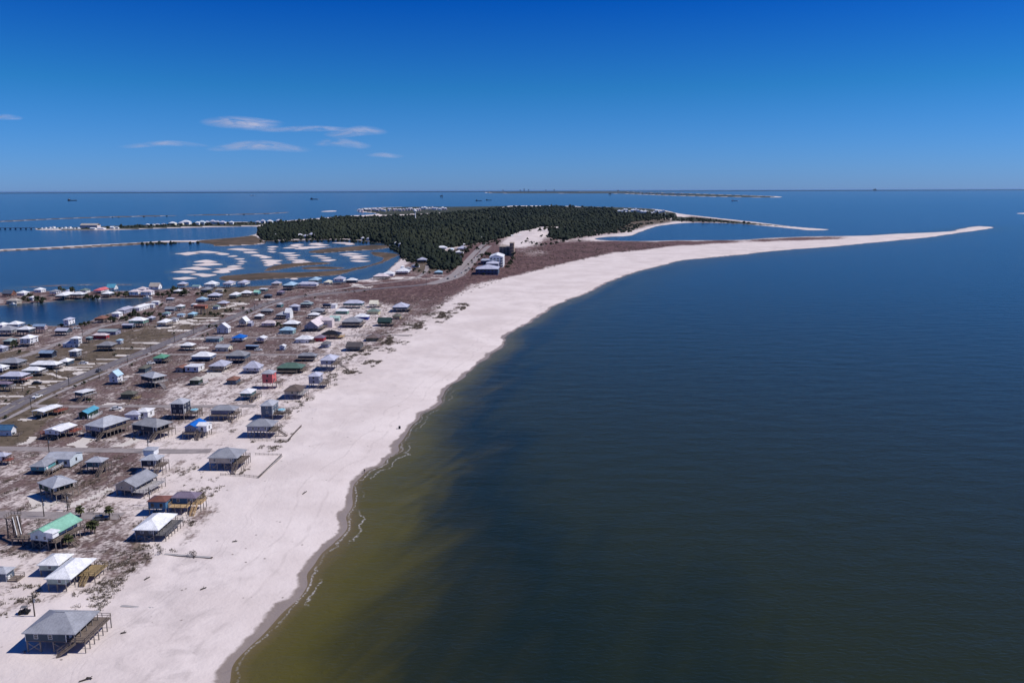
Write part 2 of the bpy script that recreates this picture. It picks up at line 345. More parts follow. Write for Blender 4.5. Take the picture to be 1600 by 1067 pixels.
setm(dark, [(57, 356.4), (130, 354.6), (200, 352), (440, 346), (440, 350), (398, 353.4), (300, 355), (220, 358.2), (130, 359.5), (60, 359.3)], .7, True)
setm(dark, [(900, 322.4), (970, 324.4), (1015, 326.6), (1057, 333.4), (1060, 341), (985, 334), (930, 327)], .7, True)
setm(heath, [(430, 690), (480, 640), (560, 587), (640, 532), (735, 480), (722, 470), (630, 512), (540, 572), (460, 628), (405, 685)], .43)
for a in (heath, grass, dark): setm(a, DUNE, 0.0)
for q in [[(1000, 377.6), (1050, 377.3), (1030, 378.6)]]: setm(heath, q, .1)
for q in ([(25, 700.5), (56, 686), (70, 688), (42, 700.5)], [(105, 701), (130, 685), (152, 687), (122, 701)], [(178, 702), (208, 683), (240, 684), (205, 702)],
    [(85, 583), (100, 577), (150, 577.8), (150, 579), (118, 580), (120, 583.5), (138, 584.5), (85, 585)], [(63, 588), (80, 588), (115, 593), (110, 595)], [(28, 606), (55, 596), (100, 600), (95, 602), (32, 606)],
    [(8, 611), (70, 608.5), (78, 609.5), (10, 613)], [(32, 657), (58, 655), (60, 658), (48, 661)], [(18, 800), (50, 777), (93, 785), (60, 800)], [(105, 800), (165, 762), (180, 766), (128, 800)],
    [(0, 513), (20, 510), (55, 519), (40, 522)], [(240, 514), (262, 508), (310, 507), (310, 509), (250, 515)], [(270, 507), (340, 498), (352, 499), (275, 509)], [(340, 480), (388, 477), (386, 481), (330, 484)],
    [(330, 581), (352, 580), (350, 591), (318, 592)], [(275, 553), (310, 545), (320, 547), (300, 553)], [(432, 524), (452, 522.5), (450, 526), (434, 526)], [(555, 484), (575, 479), (560, 488), (548, 489)],
    [(166, 638), (182, 633), (192, 636), (180, 644), (170, 646)], [(205, 646), (236, 634), (262, 635.5), (240, 645), (228, 654)], [(195, 590), (210, 585), (205, 583), (190, 588)], [(540, 446), (556, 446), (585, 449), (575, 453)], [(620, 433), (690, 437), (690, 438.5), (610, 435.5)]):
    setm(pale, q, 1.0)
def soften(a, ka, kr):
    g = a.reshape(nr, nc)
    for ax, k in ((1, ka), (0, kr)):
        pad = [(0, 0), (0, 0)]; pad[ax] = (k, k); c_ = np.cumsum(np.pad(g, pad, 'edge'), ax); n_ = g.shape[ax]
        sl = lambda s: tuple(slice(s, s + n_) if i == ax else slice(None) for i in (0, 1)); c_ = np.pad(c_, [(1, 0) if i == ax else (0, 0) for i in (0, 1)]); g = (c_[sl(2 * k + 1)] - c_[sl(0)]) / (2 * k + 1)
    return g.ravel()
heath = soften(heath, 9, 4); grass = soften(grass, 9, 4)
for q in [(205,538.5,255),(175,547.6,228),(150,564.2,186),(150,571,170),(120,571.5,148),(232,555.2,262),(300,498.8,345),(300,508.2,328),(345,492.5,372),(362,484,392),(62,609.5,96),(0,634.5,22),(0,622.5,38),(255,541,300),(285,532,320),(180,558.5,205),(262,519,305),(330,504,350),(398,470,430)]:
    m = (np.abs(PY - q[1]) < .9) & (PX > q[0]) & (PX < q[2]); pale[m] = 1
z = G * sstep(-2, 26, S + 2) * .92 + np.clip(S, -40, 6) * .022
z = z - .07
z = np.where(K == 4, np.clip(S, -40, 14) * .03, z); z = np.where(K == 1, np.clip(S, -40, 12) * .06, z)
bumpz = (vnoise(gx / 11, gy / 11, 5) - .5) * .5 + (vnoise(gx / 3.3, gy / 3.3, 6) - .5) * .22
seaside = inside(PX, PY, [(1600, 350), (700, 470), (600, 540), (520, 600), (450, 650), (400, 690), (280, 810), (180, 900), (-200, 960), (-2600, 1500), (-2600, 2600), (500, 2600), (1600, 400)])
z = z + np.where(seaside, bumpz * sstep(10, 40, S), bumpz * .35 * sstep(10, 40, S))
dx, dy = at(833, 371); z = z + 6.5 * np.exp(-(((gx - dx) / 45) ** 2 + ((gy - dy) / 170) ** 2)) * (.6 + .8 * vnoise(gx / 25, gy / 60, 12))
dx, dy = at(862, 359); z = z + 6 * np.exp(-(((gx - dx) / 45) ** 2 + ((gy - dy) / 200) ** 2))
zf = z.reshape(nr, nc)
F = grid_faces(nr, nc); keep = (S[F] > -45).any(1); F = F[keep]
used = np.unique(F); mp = np.full(len(gx), -1); mp[used] = np.arange(len(used))
t = NT('sand_and_heath')
p = t.pos(); sh = t.attr('shore'); cov = t.attr('cover', 'Color'); sep = t.n('SeparateColor'); t.l(cov, sep.inputs[0])
pal = t.attr('cover', 'Alpha')
n1 = t.noise(.03, 5, .6, p); n2 = t.noise(.16, 5, .62, p, .4); n3 = t.noise(.9, 4, .6, p); n5 = t.noise(.30, 5, .68, t.pos((1.0, .36, 1.0)), .3)
ps = t.pos((1.0, .35, 1.0)); n4 = t.noise(.012, 4, .6, ps)
pat = t.math('ADD', t.math('ADD', t.math('ADD', t.math('MULTIPLY', n1, .22), t.math('MULTIPLY', n5, .33)), t.math('MULTIPLY', n2, .24)), t.math('MULTIPLY', n3, .25))
def cover(d, soft=.05):
    thr = t.math('SUBTRACT', .79, t.math('MULTIPLY', d, .54))
    return t.step(t.math('SUBTRACT', pat, thr), -soft, soft)
sand = t.mix(t.step(n1, .35, .65), (.575, .498, .468), (.66, .582, .55))
sand = t.mix(t.math('MULTIPLY', t.step(n2, .5, .75), .35), sand, (.47, .41, .38))
sand = t.mix(t.math('MULTIPLY', t.step(n3, .58, .8), .3), sand, (.43, .37, .345))
# darker damp hollows on the open beach
damp = t.math('MULTIPLY', t.step(n4, .56, .66), t.step(n2, .40, .6))
damp = t.math('MULTIPLY', damp, t.step(sh, 80.0, 14.0))
sand = t.mix(t.math('MULTIPLY', damp, .42), sand, (.33, .285, .275))
lines = None
for off, wob, wd, st in ((17.0, 6.0, .5, .2), (29.0, 8.0, .22, .22), (30.4, 8.0, .22, .22), (10.0, 5.0, .7, .2)):
    q = t.math('ABSOLUTE', t.math('SUBTRACT', t.math('ADD', sh, t.math('MULTIPLY', t.math('SUBTRACT', n4, .5), wob)), off))
    q = t.math('MULTIPLY', t.math('MULTIPLY', t.step(q, wd, wd * .3), t.step(n2, .35, .55)), st); lines = q if lines is None else t.math('MAXIMUM', lines, q)
sand = t.mix(lines, sand, (.33, .28, .265))
spk = t.n('TexVoronoi'); spk.inputs['Scale'].default_value = .35; t.l(p, spk.inputs['Vector'])
sand = t.mix(t.math('MULTIPLY', t.step(spk.outputs['Distance'], .16, .06), t.step(n2, .52, .6)), sand, (.2, .165, .15))
hv = t.mix(t.step(n2, .35, .65), (.066, .041, .040), (.162, .108, .104)); hv = t.mix(t.math('MULTIPLY', t.step(n3, .4, .7), .6), hv, (.060, .042, .038))
hm = t.math('MULTIPLY', cover(sep.outputs[0], .07), t.step(sep.outputs[0], .02, .2))
gv = t.mix(t.step(n2, .35, .65), (.070, .055, .037), (.135, .104, .076))
gmk = t.math('MULTIPLY', cover(sep.outputs[1], .09), t.step(sep.outputs[1], .05, .3))
hv = t.mix(t.math('MULTIPLY', t.step(n5, .52, .68), .75), hv, (.235, .185, .150)); gyy = t.n('SeparateXYZ'); t.l(p, gyy.inputs[0]); hv = t.mix(t.math('MULTIPLY', t.step(gyy.outputs[1], 480.0, 950.0), .6), hv, t.mix(t.step(n5, .4, .62), (.072, .036, .036), (.165, .092, .088))); c = t.mix(hm, sand, hv); c = t.mix(gmk, c, gv)
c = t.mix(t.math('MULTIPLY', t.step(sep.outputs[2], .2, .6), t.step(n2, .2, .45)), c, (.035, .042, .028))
c = t.mix(t.step(pal, .3, .7), c, t.mix(n2, (.50, .45, .41), (.60, .55, .51)))
wet = t.math('ADD', sh, t.math('MULTIPLY', t.math('SUBTRACT', n2, .5), 4.0))
wet = t.math('ADD', wet, t.math('MULTIPLY', t.math('SUBTRACT', n1, .5), 7.0))
c = t.mix(t.step(wet, 3.0, 1.8), c, t.mix(n2, (.21, .168, .145), (.27, .222, .195)))
mar = t.attr('marsh')
c = t.mix(mar, c, t.mix(t.step(n1, .35, .65), (.062, .048, .034), (.125, .088, .062)))
t.l(c, t.b.inputs['Base Color']); t.b.inputs['Roughness'].default_value = .95
t.val(t.b.inputs['Specular IOR Level'], t.step(wet, 3.2, .8, .1, .45)); t.val(t.b.inputs['Roughness'], t.step(wet, 3.2, .8, .95, .5))
t.bump(t.math('ADD', t.math('MULTIPLY', n3, .5), t.math('MULTIPLY', n2, .8)), .55, .5)
me = np_mesh('ground', np.stack([gx, gy, z], 1)[used], mp[F], t.m); smooth(me)
attr(me, 'shore', np.where(K == 4, S + 1.2, np.where(K == 2, S + 14, S))[used]); 
marsh = ((K == 1) & (S > 0)).astype(float)
for q in ([(320, 375.5), (396, 368.5), (402, 371), (412, 376.5), (416, 379.5), (400, 382.4), (340, 385), (326, 382), (306, 378.5)], [(216, 380.5), (300, 378), (300, 378.6), (225, 382.2), (100, 388.8), (0, 393), (0, 392), (120, 386.4)],
          [(430, 376.5), (515, 374), (515, 376), (440, 378)]): marsh[inside(PX, PY, q)] = 1
dark[(K == 3) & (S > 90)] = .9
attr(me, 'marsh', marsh[used]); attr(me, 'cover', np.stack([heath, grass, dark, pale], 1)[used])
tag(put('ground', me), kind='structure')
def ground_z(x, y):
    """height of the land (nearest grid node is fine for the flat village)"""
    px, py = to_px(np.array([x]), np.array([y]), 0.0)
    r = min(max(int(np.searchsorted(rows, py[0])), 0), nr - 1); a = math.degrees(math.atan2(x, y)); c = min(max(int(round((a - AZ0) / .07)), 0), nc - 1)
    return float(zf[r, c])

# ------------------------------------------------------------------ water
wr = np.concatenate([[296.9, 297.02, 297.1, 297.3, 297.6, 298, 298.6], np.arange(299.2, 340, .9), np.arange(340, 480, 2.0), np.arange(480, 720, 3.0), np.arange(720, 1700, 8.0), np.arange(1700, 2900, 40.0)])
WX, WY = polar(-70, 70, .2, np.maximum(wr, 297.12)); wnr, wnc = WX.shape
scale = np.ones(wnr); far = np.array([320000., 240000., 170000., 100000., 70000., 50000., 40000.])
for i in range(7): WX[i] *= far[i] / WY[i]; WY[i] = far[i]
wx, wy = WX.ravel(), WY.ravel(); ws, wk = land_sdf(wx, wy); wpx, wpy = to_px(wx, wy, 0)
gulf = inside(wpx, wpy, [(-900, 3000), (60, 1800), (310, 1067), (400, 930), (515, 780), (640, 660), (740, 560), (850, 470), (990, 415), (1100, 390), (1551, 350), (6000, 380), (6000, 3000)]).astype(float) * np.interp(wpy, [430, 600, 750, 900, 1067], [.22, .33, .6, .9, 1.0])
t = NT('sea_water'); b = t.b; p = t.pos()
d = t.math('MULTIPLY', t.attr('shore'), -1.0); gu = t.attr('gulf')
mpn = t.n('Mapping'); mpn.inputs['Rotation'].default_value = (0, 0, R(24)); t.l(t.pos(), mpn.inputs[0]); msc = t.n('VectorMath', operation='MULTIPLY'); t.l(mpn.outputs[0], msc.inputs[0]); msc.inputs[1].default_value = (1.0, .2, 1.0); pl = msc.outputs[0]; nb = t.noise(.022, 4, .55, pl, .8); nb2 = t.noise(.006, 3, .5, pl)
dd = t.math('ADD', d, t.math('MULTIPLY', t.math('SUBTRACT', nb, .5), t.step(d, 0.0, 35.0, 6.0, 70.0)))
nb3 = t.noise(.06, 4, .6, pl, .6); dd = t.math('ADD', dd, t.math('MULTIPLY', t.math('SUBTRACT', nb3, .5), t.step(d, 2.0, 30.0, 0.0, 60.0)))
dd = t.math('ADD', dd, t.math('MULTIPLY', t.math('SUBTRACT', nb2, .5), t.step(d, 10.0, 80.0, 0.0, 55.0)))
cr = t.n('ValToRGB'); e = cr.color_ramp.elements; mr = t.math('DIVIDE', dd, t.math('MULTIPLY', t.math('MAXIMUM', gu, .05), 122.0), clamp=True); t.l(mr, cr.inputs[0])
e[0].position = 0; e[0].color = (.150, .112, .060, 1); e[1].position = 1; e[1].color = (.0175, .0240, .0125, 1)
for pp, cc in ((.012, (.115, .088, .038)), (.04, (.084, .071, .020)), (.12, (.072, .064, .014)), (.24, (.043, .041, .012)), (.40, (.017, .022, .013)), (.62, (.009, .0165, .013))):
    x = e.new(pp); x.color = (*cc, 1)
bay = t.mix(t.step(d, 0.0, 30.0), (.040, .060, .070), (.010, .032, .070))
yy = t.n('SeparateXYZ'); t.l(p, yy.inputs[0]); offsh = t.math('ADD', t.math('MULTIPLY', yy.outputs[1], .9), t.math('MULTIPLY', yy.outputs[0], .45))
deep = t.mix(t.step(offsh, 230.0, 1100.0), cr.outputs[0], t.mix(t.step(d, 5.0, 90.0), cr.outputs[0], (.005, .024, .050)))
c = t.mix(t.step(gu, .02, .15), bay, deep)
# surf: thin broken foam lines along the gulf beach
nf = t.noise(.09, 3, .6, p, .5); nf2 = t.noise(1.1, 3, .7, p); nf3 = t.noise(.035, 3, .5, p)
def line(off, wob, wd):
    q = t.math('ABSOLUTE', t.math('SUBTRACT', t.math('SUBTRACT', d, off), t.math('MULTIPLY', t.math('SUBTRACT', nf, .5), wob)))
    return t.step(q, wd, wd * .25)
fm = t.math('MAXIMUM', t.math('MULTIPLY', t.math('MULTIPLY', line(.8, 5.0, .45), t.step(nf2, .42, .6)), t.step(nf3, .40, .58, .25, 1.0)),
            t.math('MULTIPLY', t.math('MULTIPLY', line(3.6, 9.0, .45), t.step(nf2, .42, .60)), t.step(nf3, .50, .60)))
fm = t.math('MULTIPLY', t.math('MULTIPLY', fm, t.step(gu, .2, .6)), .6)
c = t.mix(fm, c, (.62, .60, .62))
t.l(c, b.inputs['Base Color']); b.inputs['IOR'].default_value = 1.333
t.val(b.inputs['Roughness'], t.math('ADD', t.math('MULTIPLY', fm, .6), .16))
b.inputs['Specular IOR Level'].default_value = .145
pw = t.pos((.7, 1.35, 1.0)); wv = t.noise(.8, 4, .62, pw, .6); wv2 = t.noise(.09, 3, .55, t.pos((.6, 1.3, 1.0)))
t.bump(t.math('ADD', t.math('MULTIPLY', wv, .6), t.math('MULTIPLY', wv2, 1.6)), t.step(yy.outputs[1], 2500.0, 16000.0, .40, .03), .9)
me = np_mesh('sea', np.stack([wx, wy, np.zeros_like(wx)], 1), grid_faces(wnr, wnc), t.m); attr(me, 'shore', np.maximum(ws, -2000)); attr(me, 'gulf', gulf)
tag(put('sea', me), kind='structure')

# ------------------------------------------------------------------ roads, paths
def ribbon(name, pts, width, mat, off=0.0, lift=.06, k=6, kind='structure', end_w=None):
    q = smooth_line(pts, False, k); x, y = at(q[:, 0], q[:, 1], G)
    L = np.concatenate([[0], np.cumsum(np.hypot(np.diff(x), np.diff(y)))]); n = max(2, int(L[-1] / 4))
    s = np.linspace(0, L[-1], n); x = np.interp(s, L, x); y = np.interp(s, L, y)
    tx, ty = np.gradient(x), np.gradient(y); l = np.hypot(tx, ty); nx_, ny_ = ty / l, -tx / l
    V = []; 
    for i in range(n):
        for sgn in (-.5, 0, .5):
            a = x[i] + nx_[i] * (off + sgn * width); b_ = y[i] + ny_[i] * (off + sgn * width); V.append((a, b_, ground_z(a, b_) + lift))
    V = np.array(V); zz = V[:, 2].reshape(n, 3); zz[:] = zz.max(1)[:, None]
    if n > 5: 
        kz = np.convolve(np.pad(zz[:, 0], 2, 'edge'), np.ones(5) / 5, 'valid'); zz[:] = np.maximum(kz, zz[:, 0])[:, None]
    V[:, 2] = zz.ravel()
    F = np.array([(3 * i + j, 3 * i + j + 1, 3 * i + j + 4, 3 * i + j + 3) for i in range(n - 1) for j in (0, 1)])
    o = put(name, np_mesh(name, V, F, mat)); tag(o, kind=kind); return o
def asphalt(name, a, b):
    t = NT(name); n = t.noise(.25, 5, .65, t.pos()); m = t.noise(2.5, 3, .6, t.pos())
    t.l(t.mix(t.step(t.math('ADD', t.math('MULTIPLY', n, .6), t.math('MULTIPLY', m, .4)), .35, .65), a, b), t.b.inputs['Base Color']); t.b.inputs['Roughness'].default_value = .9; return t.m
M_ROAD = asphalt('asphalt', (.115, .10, .108), (.165, .148, .155)); M_PATH = asphalt('path_concrete', (.24, .215, .21), (.32, .285, .28))
M_STREET = asphalt('sandy_asphalt', (.20, .172, .168), (.30, .26, .25)); M_LINE = asphalt('road_paint', (.42, .36, .2), (.5, .43, .26))
MAIN = [(-160, 715), (-60, 672), (0, 645.5), (45, 622.5), (105, 597.5), (150, 579.5), (195, 561), (220, 552), (265, 533.5), (310, 515), (347, 502), (385, 487), (415, 475), (450, 466), (490, 460.5), (520, 457.5), (560, 453.8), (600, 450.2), (640, 447), (670, 444)]
EAST1 = [(668, 444.2), (690, 438), (710, 428), (720, 418), (730, 408), (740, 397), (752, 385), (760, 379)]
EAST2 = [(672, 444.6), (700, 438), (718, 431), (727, 423), (736, 413), (750, 398), (757, 390), (765, 384)]
ribbon('main_road', MAIN, 8.4, M_ROAD); ribbon('foot_path', MAIN[:17], 2.6, M_PATH, off=8.2, lift=.05); ribbon('road_marking', MAIN[:15], .28, M_LINE, lift=.075)
ribbon('main_road', EAST1, 9.0, M_STREET); ribbon('main_road', EAST2, 9.0, M_STREET)
for pts, wd in (([(-60, 803), (0, 804), (95, 805), (190, 806)], 5.4), ([(-60, 699), (15, 701), (150, 703), (290, 705), (330, 704)], 5.2), ([(48, 634), (125, 635), (165, 634.5), (195, 634), (265, 635), (330, 634.5), (400, 634)], 4.6),
    ([(262, 553.6), (300, 554), (380, 554), (460, 554.2), (535, 554)], 4.2), ([(296, 527.3), (400, 527.5), (470, 528)], 4.0), ([(455, 466), (560, 447), (640, 437), (664, 425), (668, 414)], 5.5),
    ([(-40, 575), (0, 563), (30, 558), (50, 552), (70, 544), (90, 537), (130, 523), (150, 513), (180, 506), (200, 502)], 6.0), ([(430, 499), (470, 494), (515, 489), (560, 485)], 4.0), ([(480, 530), (560, 524), (640, 524)], 3.5)):
    ribbon('side_street', pts, wd, M_STREET)

# ------------------------------------------------------------------ houses
YAW = R(-2.5); rr0 = random.Random(3)
_shared = {}; M_TRIM2 = paint('grey_trim', (.3, .3, .31), .6, .3)
def shared(key, fn):
    if key not in _shared: _shared[key] = fn()
    return _shared[key]
def stilt_mesh(h, wd=.24, mat=None):
    h = round(h, 1); mat = mat or woodm('stilt')
    return shared(('stilt', h, wd, mat.name), lambda: MB().box(-wd / 2, wd / 2, -wd / 2, wd / 2, -1.0, h).mesh('stilt', mat))
C['stilt'] = (.24, .21, .19)
def window_mesh(wd, h, part):
    def frame():
        b = MB(); t = .07
        b.box(-wd / 2 - t, wd / 2 + t, -.05, .02, -t, 0); b.box(-wd / 2 - t, wd / 2 + t, -.05, .02, h, h + t)
        b.box(-wd / 2 - t, -wd / 2, -.05, .02, 0, h); b.box(wd / 2, wd / 2 + t, -.05, .02, 0, h)
        b.box(-wd / 2, wd / 2, -.04, .02, h / 2 - .035, h / 2 + .035); return b.mesh('window', M_TRIM)
    def pane(): return MB().box(-wd / 2, wd / 2, -.015, .015, 0, h).mesh('pane', M_GLASS)
    def both():
        b = MB(); t = .05; b.box(-wd / 2 - t, wd / 2 + t, -.03, .02, -t, h + t); b.box(-wd / 2, wd / 2, -.05, -.031, 0, h, 1); return b.mesh('window', [M_TRIM2, M_GLASS])
    return shared(('win', wd, h, part), dict(f=frame, p=pane, b=both)[part])
def roof_parts(kind, x0, x1, y0, y1, z, rise, ov, th=.16):
    """closed roof solid + the wall triangles a gable leaves open"""
    X0, X1, Y0, Y1 = x0 - ov, x1 + ov, y0 - ov, y1 + ov; b = MB(); g = MB(); W, D = X1 - X0, Y1 - Y0; cx, cy = (X0 + X1) / 2, (Y0 + Y1) / 2
    if kind == 'hip':
        if W >= D: a = (X0 + D / 2, cy, z + rise); c = (X1 - D / 2 + .001, cy, z + rise)
        else: a = (cx, Y0 + W / 2, z + rise); c = (cx, Y1 - W / 2 + .001, z + rise)
        e = [(X0, Y0, z), (X1, Y0, z), (X1, Y1, z), (X0, Y1, z)]; lo = [(p[0], p[1], z - th) for p in e]
        if W >= D: fs = [(e[0], e[1], c, a), (e[1], e[2], c), (e[2], e[3], a, c), (e[3], e[0], a)]
        else: fs = [(e[0], e[1], a), (e[1], e[2], c, a), (e[2], e[3], c), (e[3], e[0], a, c)]
        for f in fs: b.poly(f)
        for i in range(4): b.poly((lo[i], lo[(i + 1) % 4], e[(i + 1) % 4], e[i]))
        b.poly(lo[::-1])
    elif kind in ('gx', 'gy'):
        def P_(u, v, zz): return (u, v, zz) if kind == 'gx' else (v, u, zz)
        u0, u1, v0, v1 = (X0, X1, Y0, Y1) if kind == 'gx' else (Y0, Y1, X0, X1); vm = (v0 + v1) / 2
        A = [P_(u0, v0, z), P_(u0, vm, z + rise), P_(u0, v1, z)]; B = [P_(u1, v0, z), P_(u1, vm, z + rise), P_(u1, v1, z)]
        dn = lambda p: (p[0], p[1], p[2] - th); a, c = [dn(p) for p in A], [dn(p) for p in B]
        for q in ((A[0], B[0], B[1], A[1]), (A[1], B[1], B[2], A[2]), (a[1], c[1], c[0], a[0]), (a[2], c[2], c[1], a[1]), (a[0], c[0], B[0], A[0]), (A[2], B[2], c[2], a[2]),
                  (A[0], A[1], a[1], a[0]), (A[1], A[2], a[2], a[1]), (B[1], B[0], c[0], c[1]), (B[2], B[1], c[1], c[2])): b.poly(q)
        iu0, iu1, iv0, iv1 = u0 + ov, u1 - ov, v0 + ov, v1 - ov; k = rise / ((v1 - v0) / 2)
        zt = z - th + rise; ze = z - th + k * ov
        for u in (iu0, iu1): g.poly([P_(u, iv0, z - th - .02), P_(u, iv1, z - th - .02), P_(u, iv1, ze), P_(u, vm, zt), P_(u, iv0, ze)])
    else:                                          # nearly flat, falling slightly to the back
        e = [(X0, Y0, z + .25), (X1, Y0, z + .1), (X1, Y1, z), (X0, Y1, z + .15)]; lo = [(p[0], p[1], p[2] - .28) for p in e]
        b.poly(e); b.poly(lo[::-1])
        for i in range(4): b.poly((lo[i], lo[(i + 1) % 4], e[(i + 1) % 4], e[i]))
    return b, g
def rail(b, pts, z, h=1.0, gap=1.6):
    for (xa, ya), (xb, yb) in zip(pts[:-1], pts[1:]):
        L = math.hypot(xb - xa, yb - ya); n = max(1, int(L / gap))
        for k in range(n + 1): x, y = xa + (xb - xa) * k / n, ya + (yb - ya) * k / n; b.bar((x, y, z), (x, y, z + h), .1)
        for hh in (.5, 1.0): b.bar((xa, ya, z + h * hh), (xb, yb, z + h * hh), .08)
def stairs_mb(p, d, z, wd=1.3):
    """flight from p (on the deck edge at height z) down along the unit direction d"""
    b = MB(); n = max(3, int(z / .2)); run = n * .3; sx, sy = -d[1] * wd / 2, d[0] * wd / 2
    for s in (-1, 1):
        a = (p[0] + s * sx, p[1] + s * sy, z - .1); e = (p[0] + d[0] * run + s * sx, p[1] + d[1] * run + s * sy, 0)
        b.bar(a, e, .08, .28); b.bar((a[0], a[1], z + .95), (e[0], e[1], 1.0), .08)
        for k in range(0, 5): f = k / 4; q = tuple(a[i] + (e[i] - a[i]) * f for i in range(3)); b.bar(q, (q[0], q[1], q[2] + 1.0), .08)
    for k in range(n):
        x, y, zz = p[0] + d[0] * (k + .5) * .3, p[1] + d[1] * (k + .5) * .3, z - (k + .5) * z / n
        b.bar((x - sx, y - sy, zz), (x + sx, y + sy, zz), .26, .05)
    return b

def solve(x1, x2, yg, ye, yt, kind, pitch, br=None, ye2=None, ov=.5, D=None):
    """footprint, eave height and depth of a house from its surveyed corners"""
    xm, ym = (x1 + x2) / 2, (ye + (ye2 if ye2 is not None else ye)) / 2
    X, Y = at(xm, yg, G); lo, hi = 1.5, 40.
    for _ in range(40):
        m = (lo + hi) / 2
        if to_px(X, Y - ov, G + m)[1] > ym: lo = m
        else: hi = m
    ze = float(np.clip(lo, 2.5, 16)); z = G + ze
    a = np.array(at(x1, ye, z)); b = np.array(at(x2, ye2 if ye2 is not None else ye, z))
    if ye2 is not None: yaw = math.atan2(b[1] - a[1], b[0] - a[0]); W = float(np.hypot(*(b - a)))
    else: yaw = YAW; W = float(abs(b[0] - a[0])); c = (a + b) / 2; u = np.array([math.cos(yaw), math.sin(yaw)]); a, b = c - u * W / 2, c + u * W / 2
    u = np.array([math.cos(yaw), math.sin(yaw)]); v = np.array([-u[1], u[0]])
    if br is not None:
        q = np.array(at(br[0], br[1], z)); D = float(np.clip(np.dot(q - b, v), 4, 26))
    elif D is None:
        best = 1e9; D = 8.
        for d in np.arange(9.0 if yg > 430 else 7.0, 19, .25):
            pts = []
            mid = (a + b) / 2
            rs = pitch * (min(W, d) if kind == 'hip' else d if kind == 'gx' else W if kind == 'gy' else 0) / 2
            for k in (0, .5, 1):
                base = a + (b - a) * k + v * d; pts.append((*base, z + (rs if kind == 'gy' and k == .5 else 0)))
                if kind == 'gx': pts.append((*(a + (b - a) * k + v * d / 2), z + rs))
            if kind == 'hip':
                pts.append((*(mid + v * d / 2), z + rs))
                if d > W: pts.append((*(mid + v * (d - W / 2)), z + rs))
            t = min(float(to_px(*p)[1]) for p in pts); e = abs(t - yt) + .02 * abs(d - W)
            if e < best: best, D = e, float(d)
    return (a + b) / 2 + v * D / 2, yaw, W, D, ze

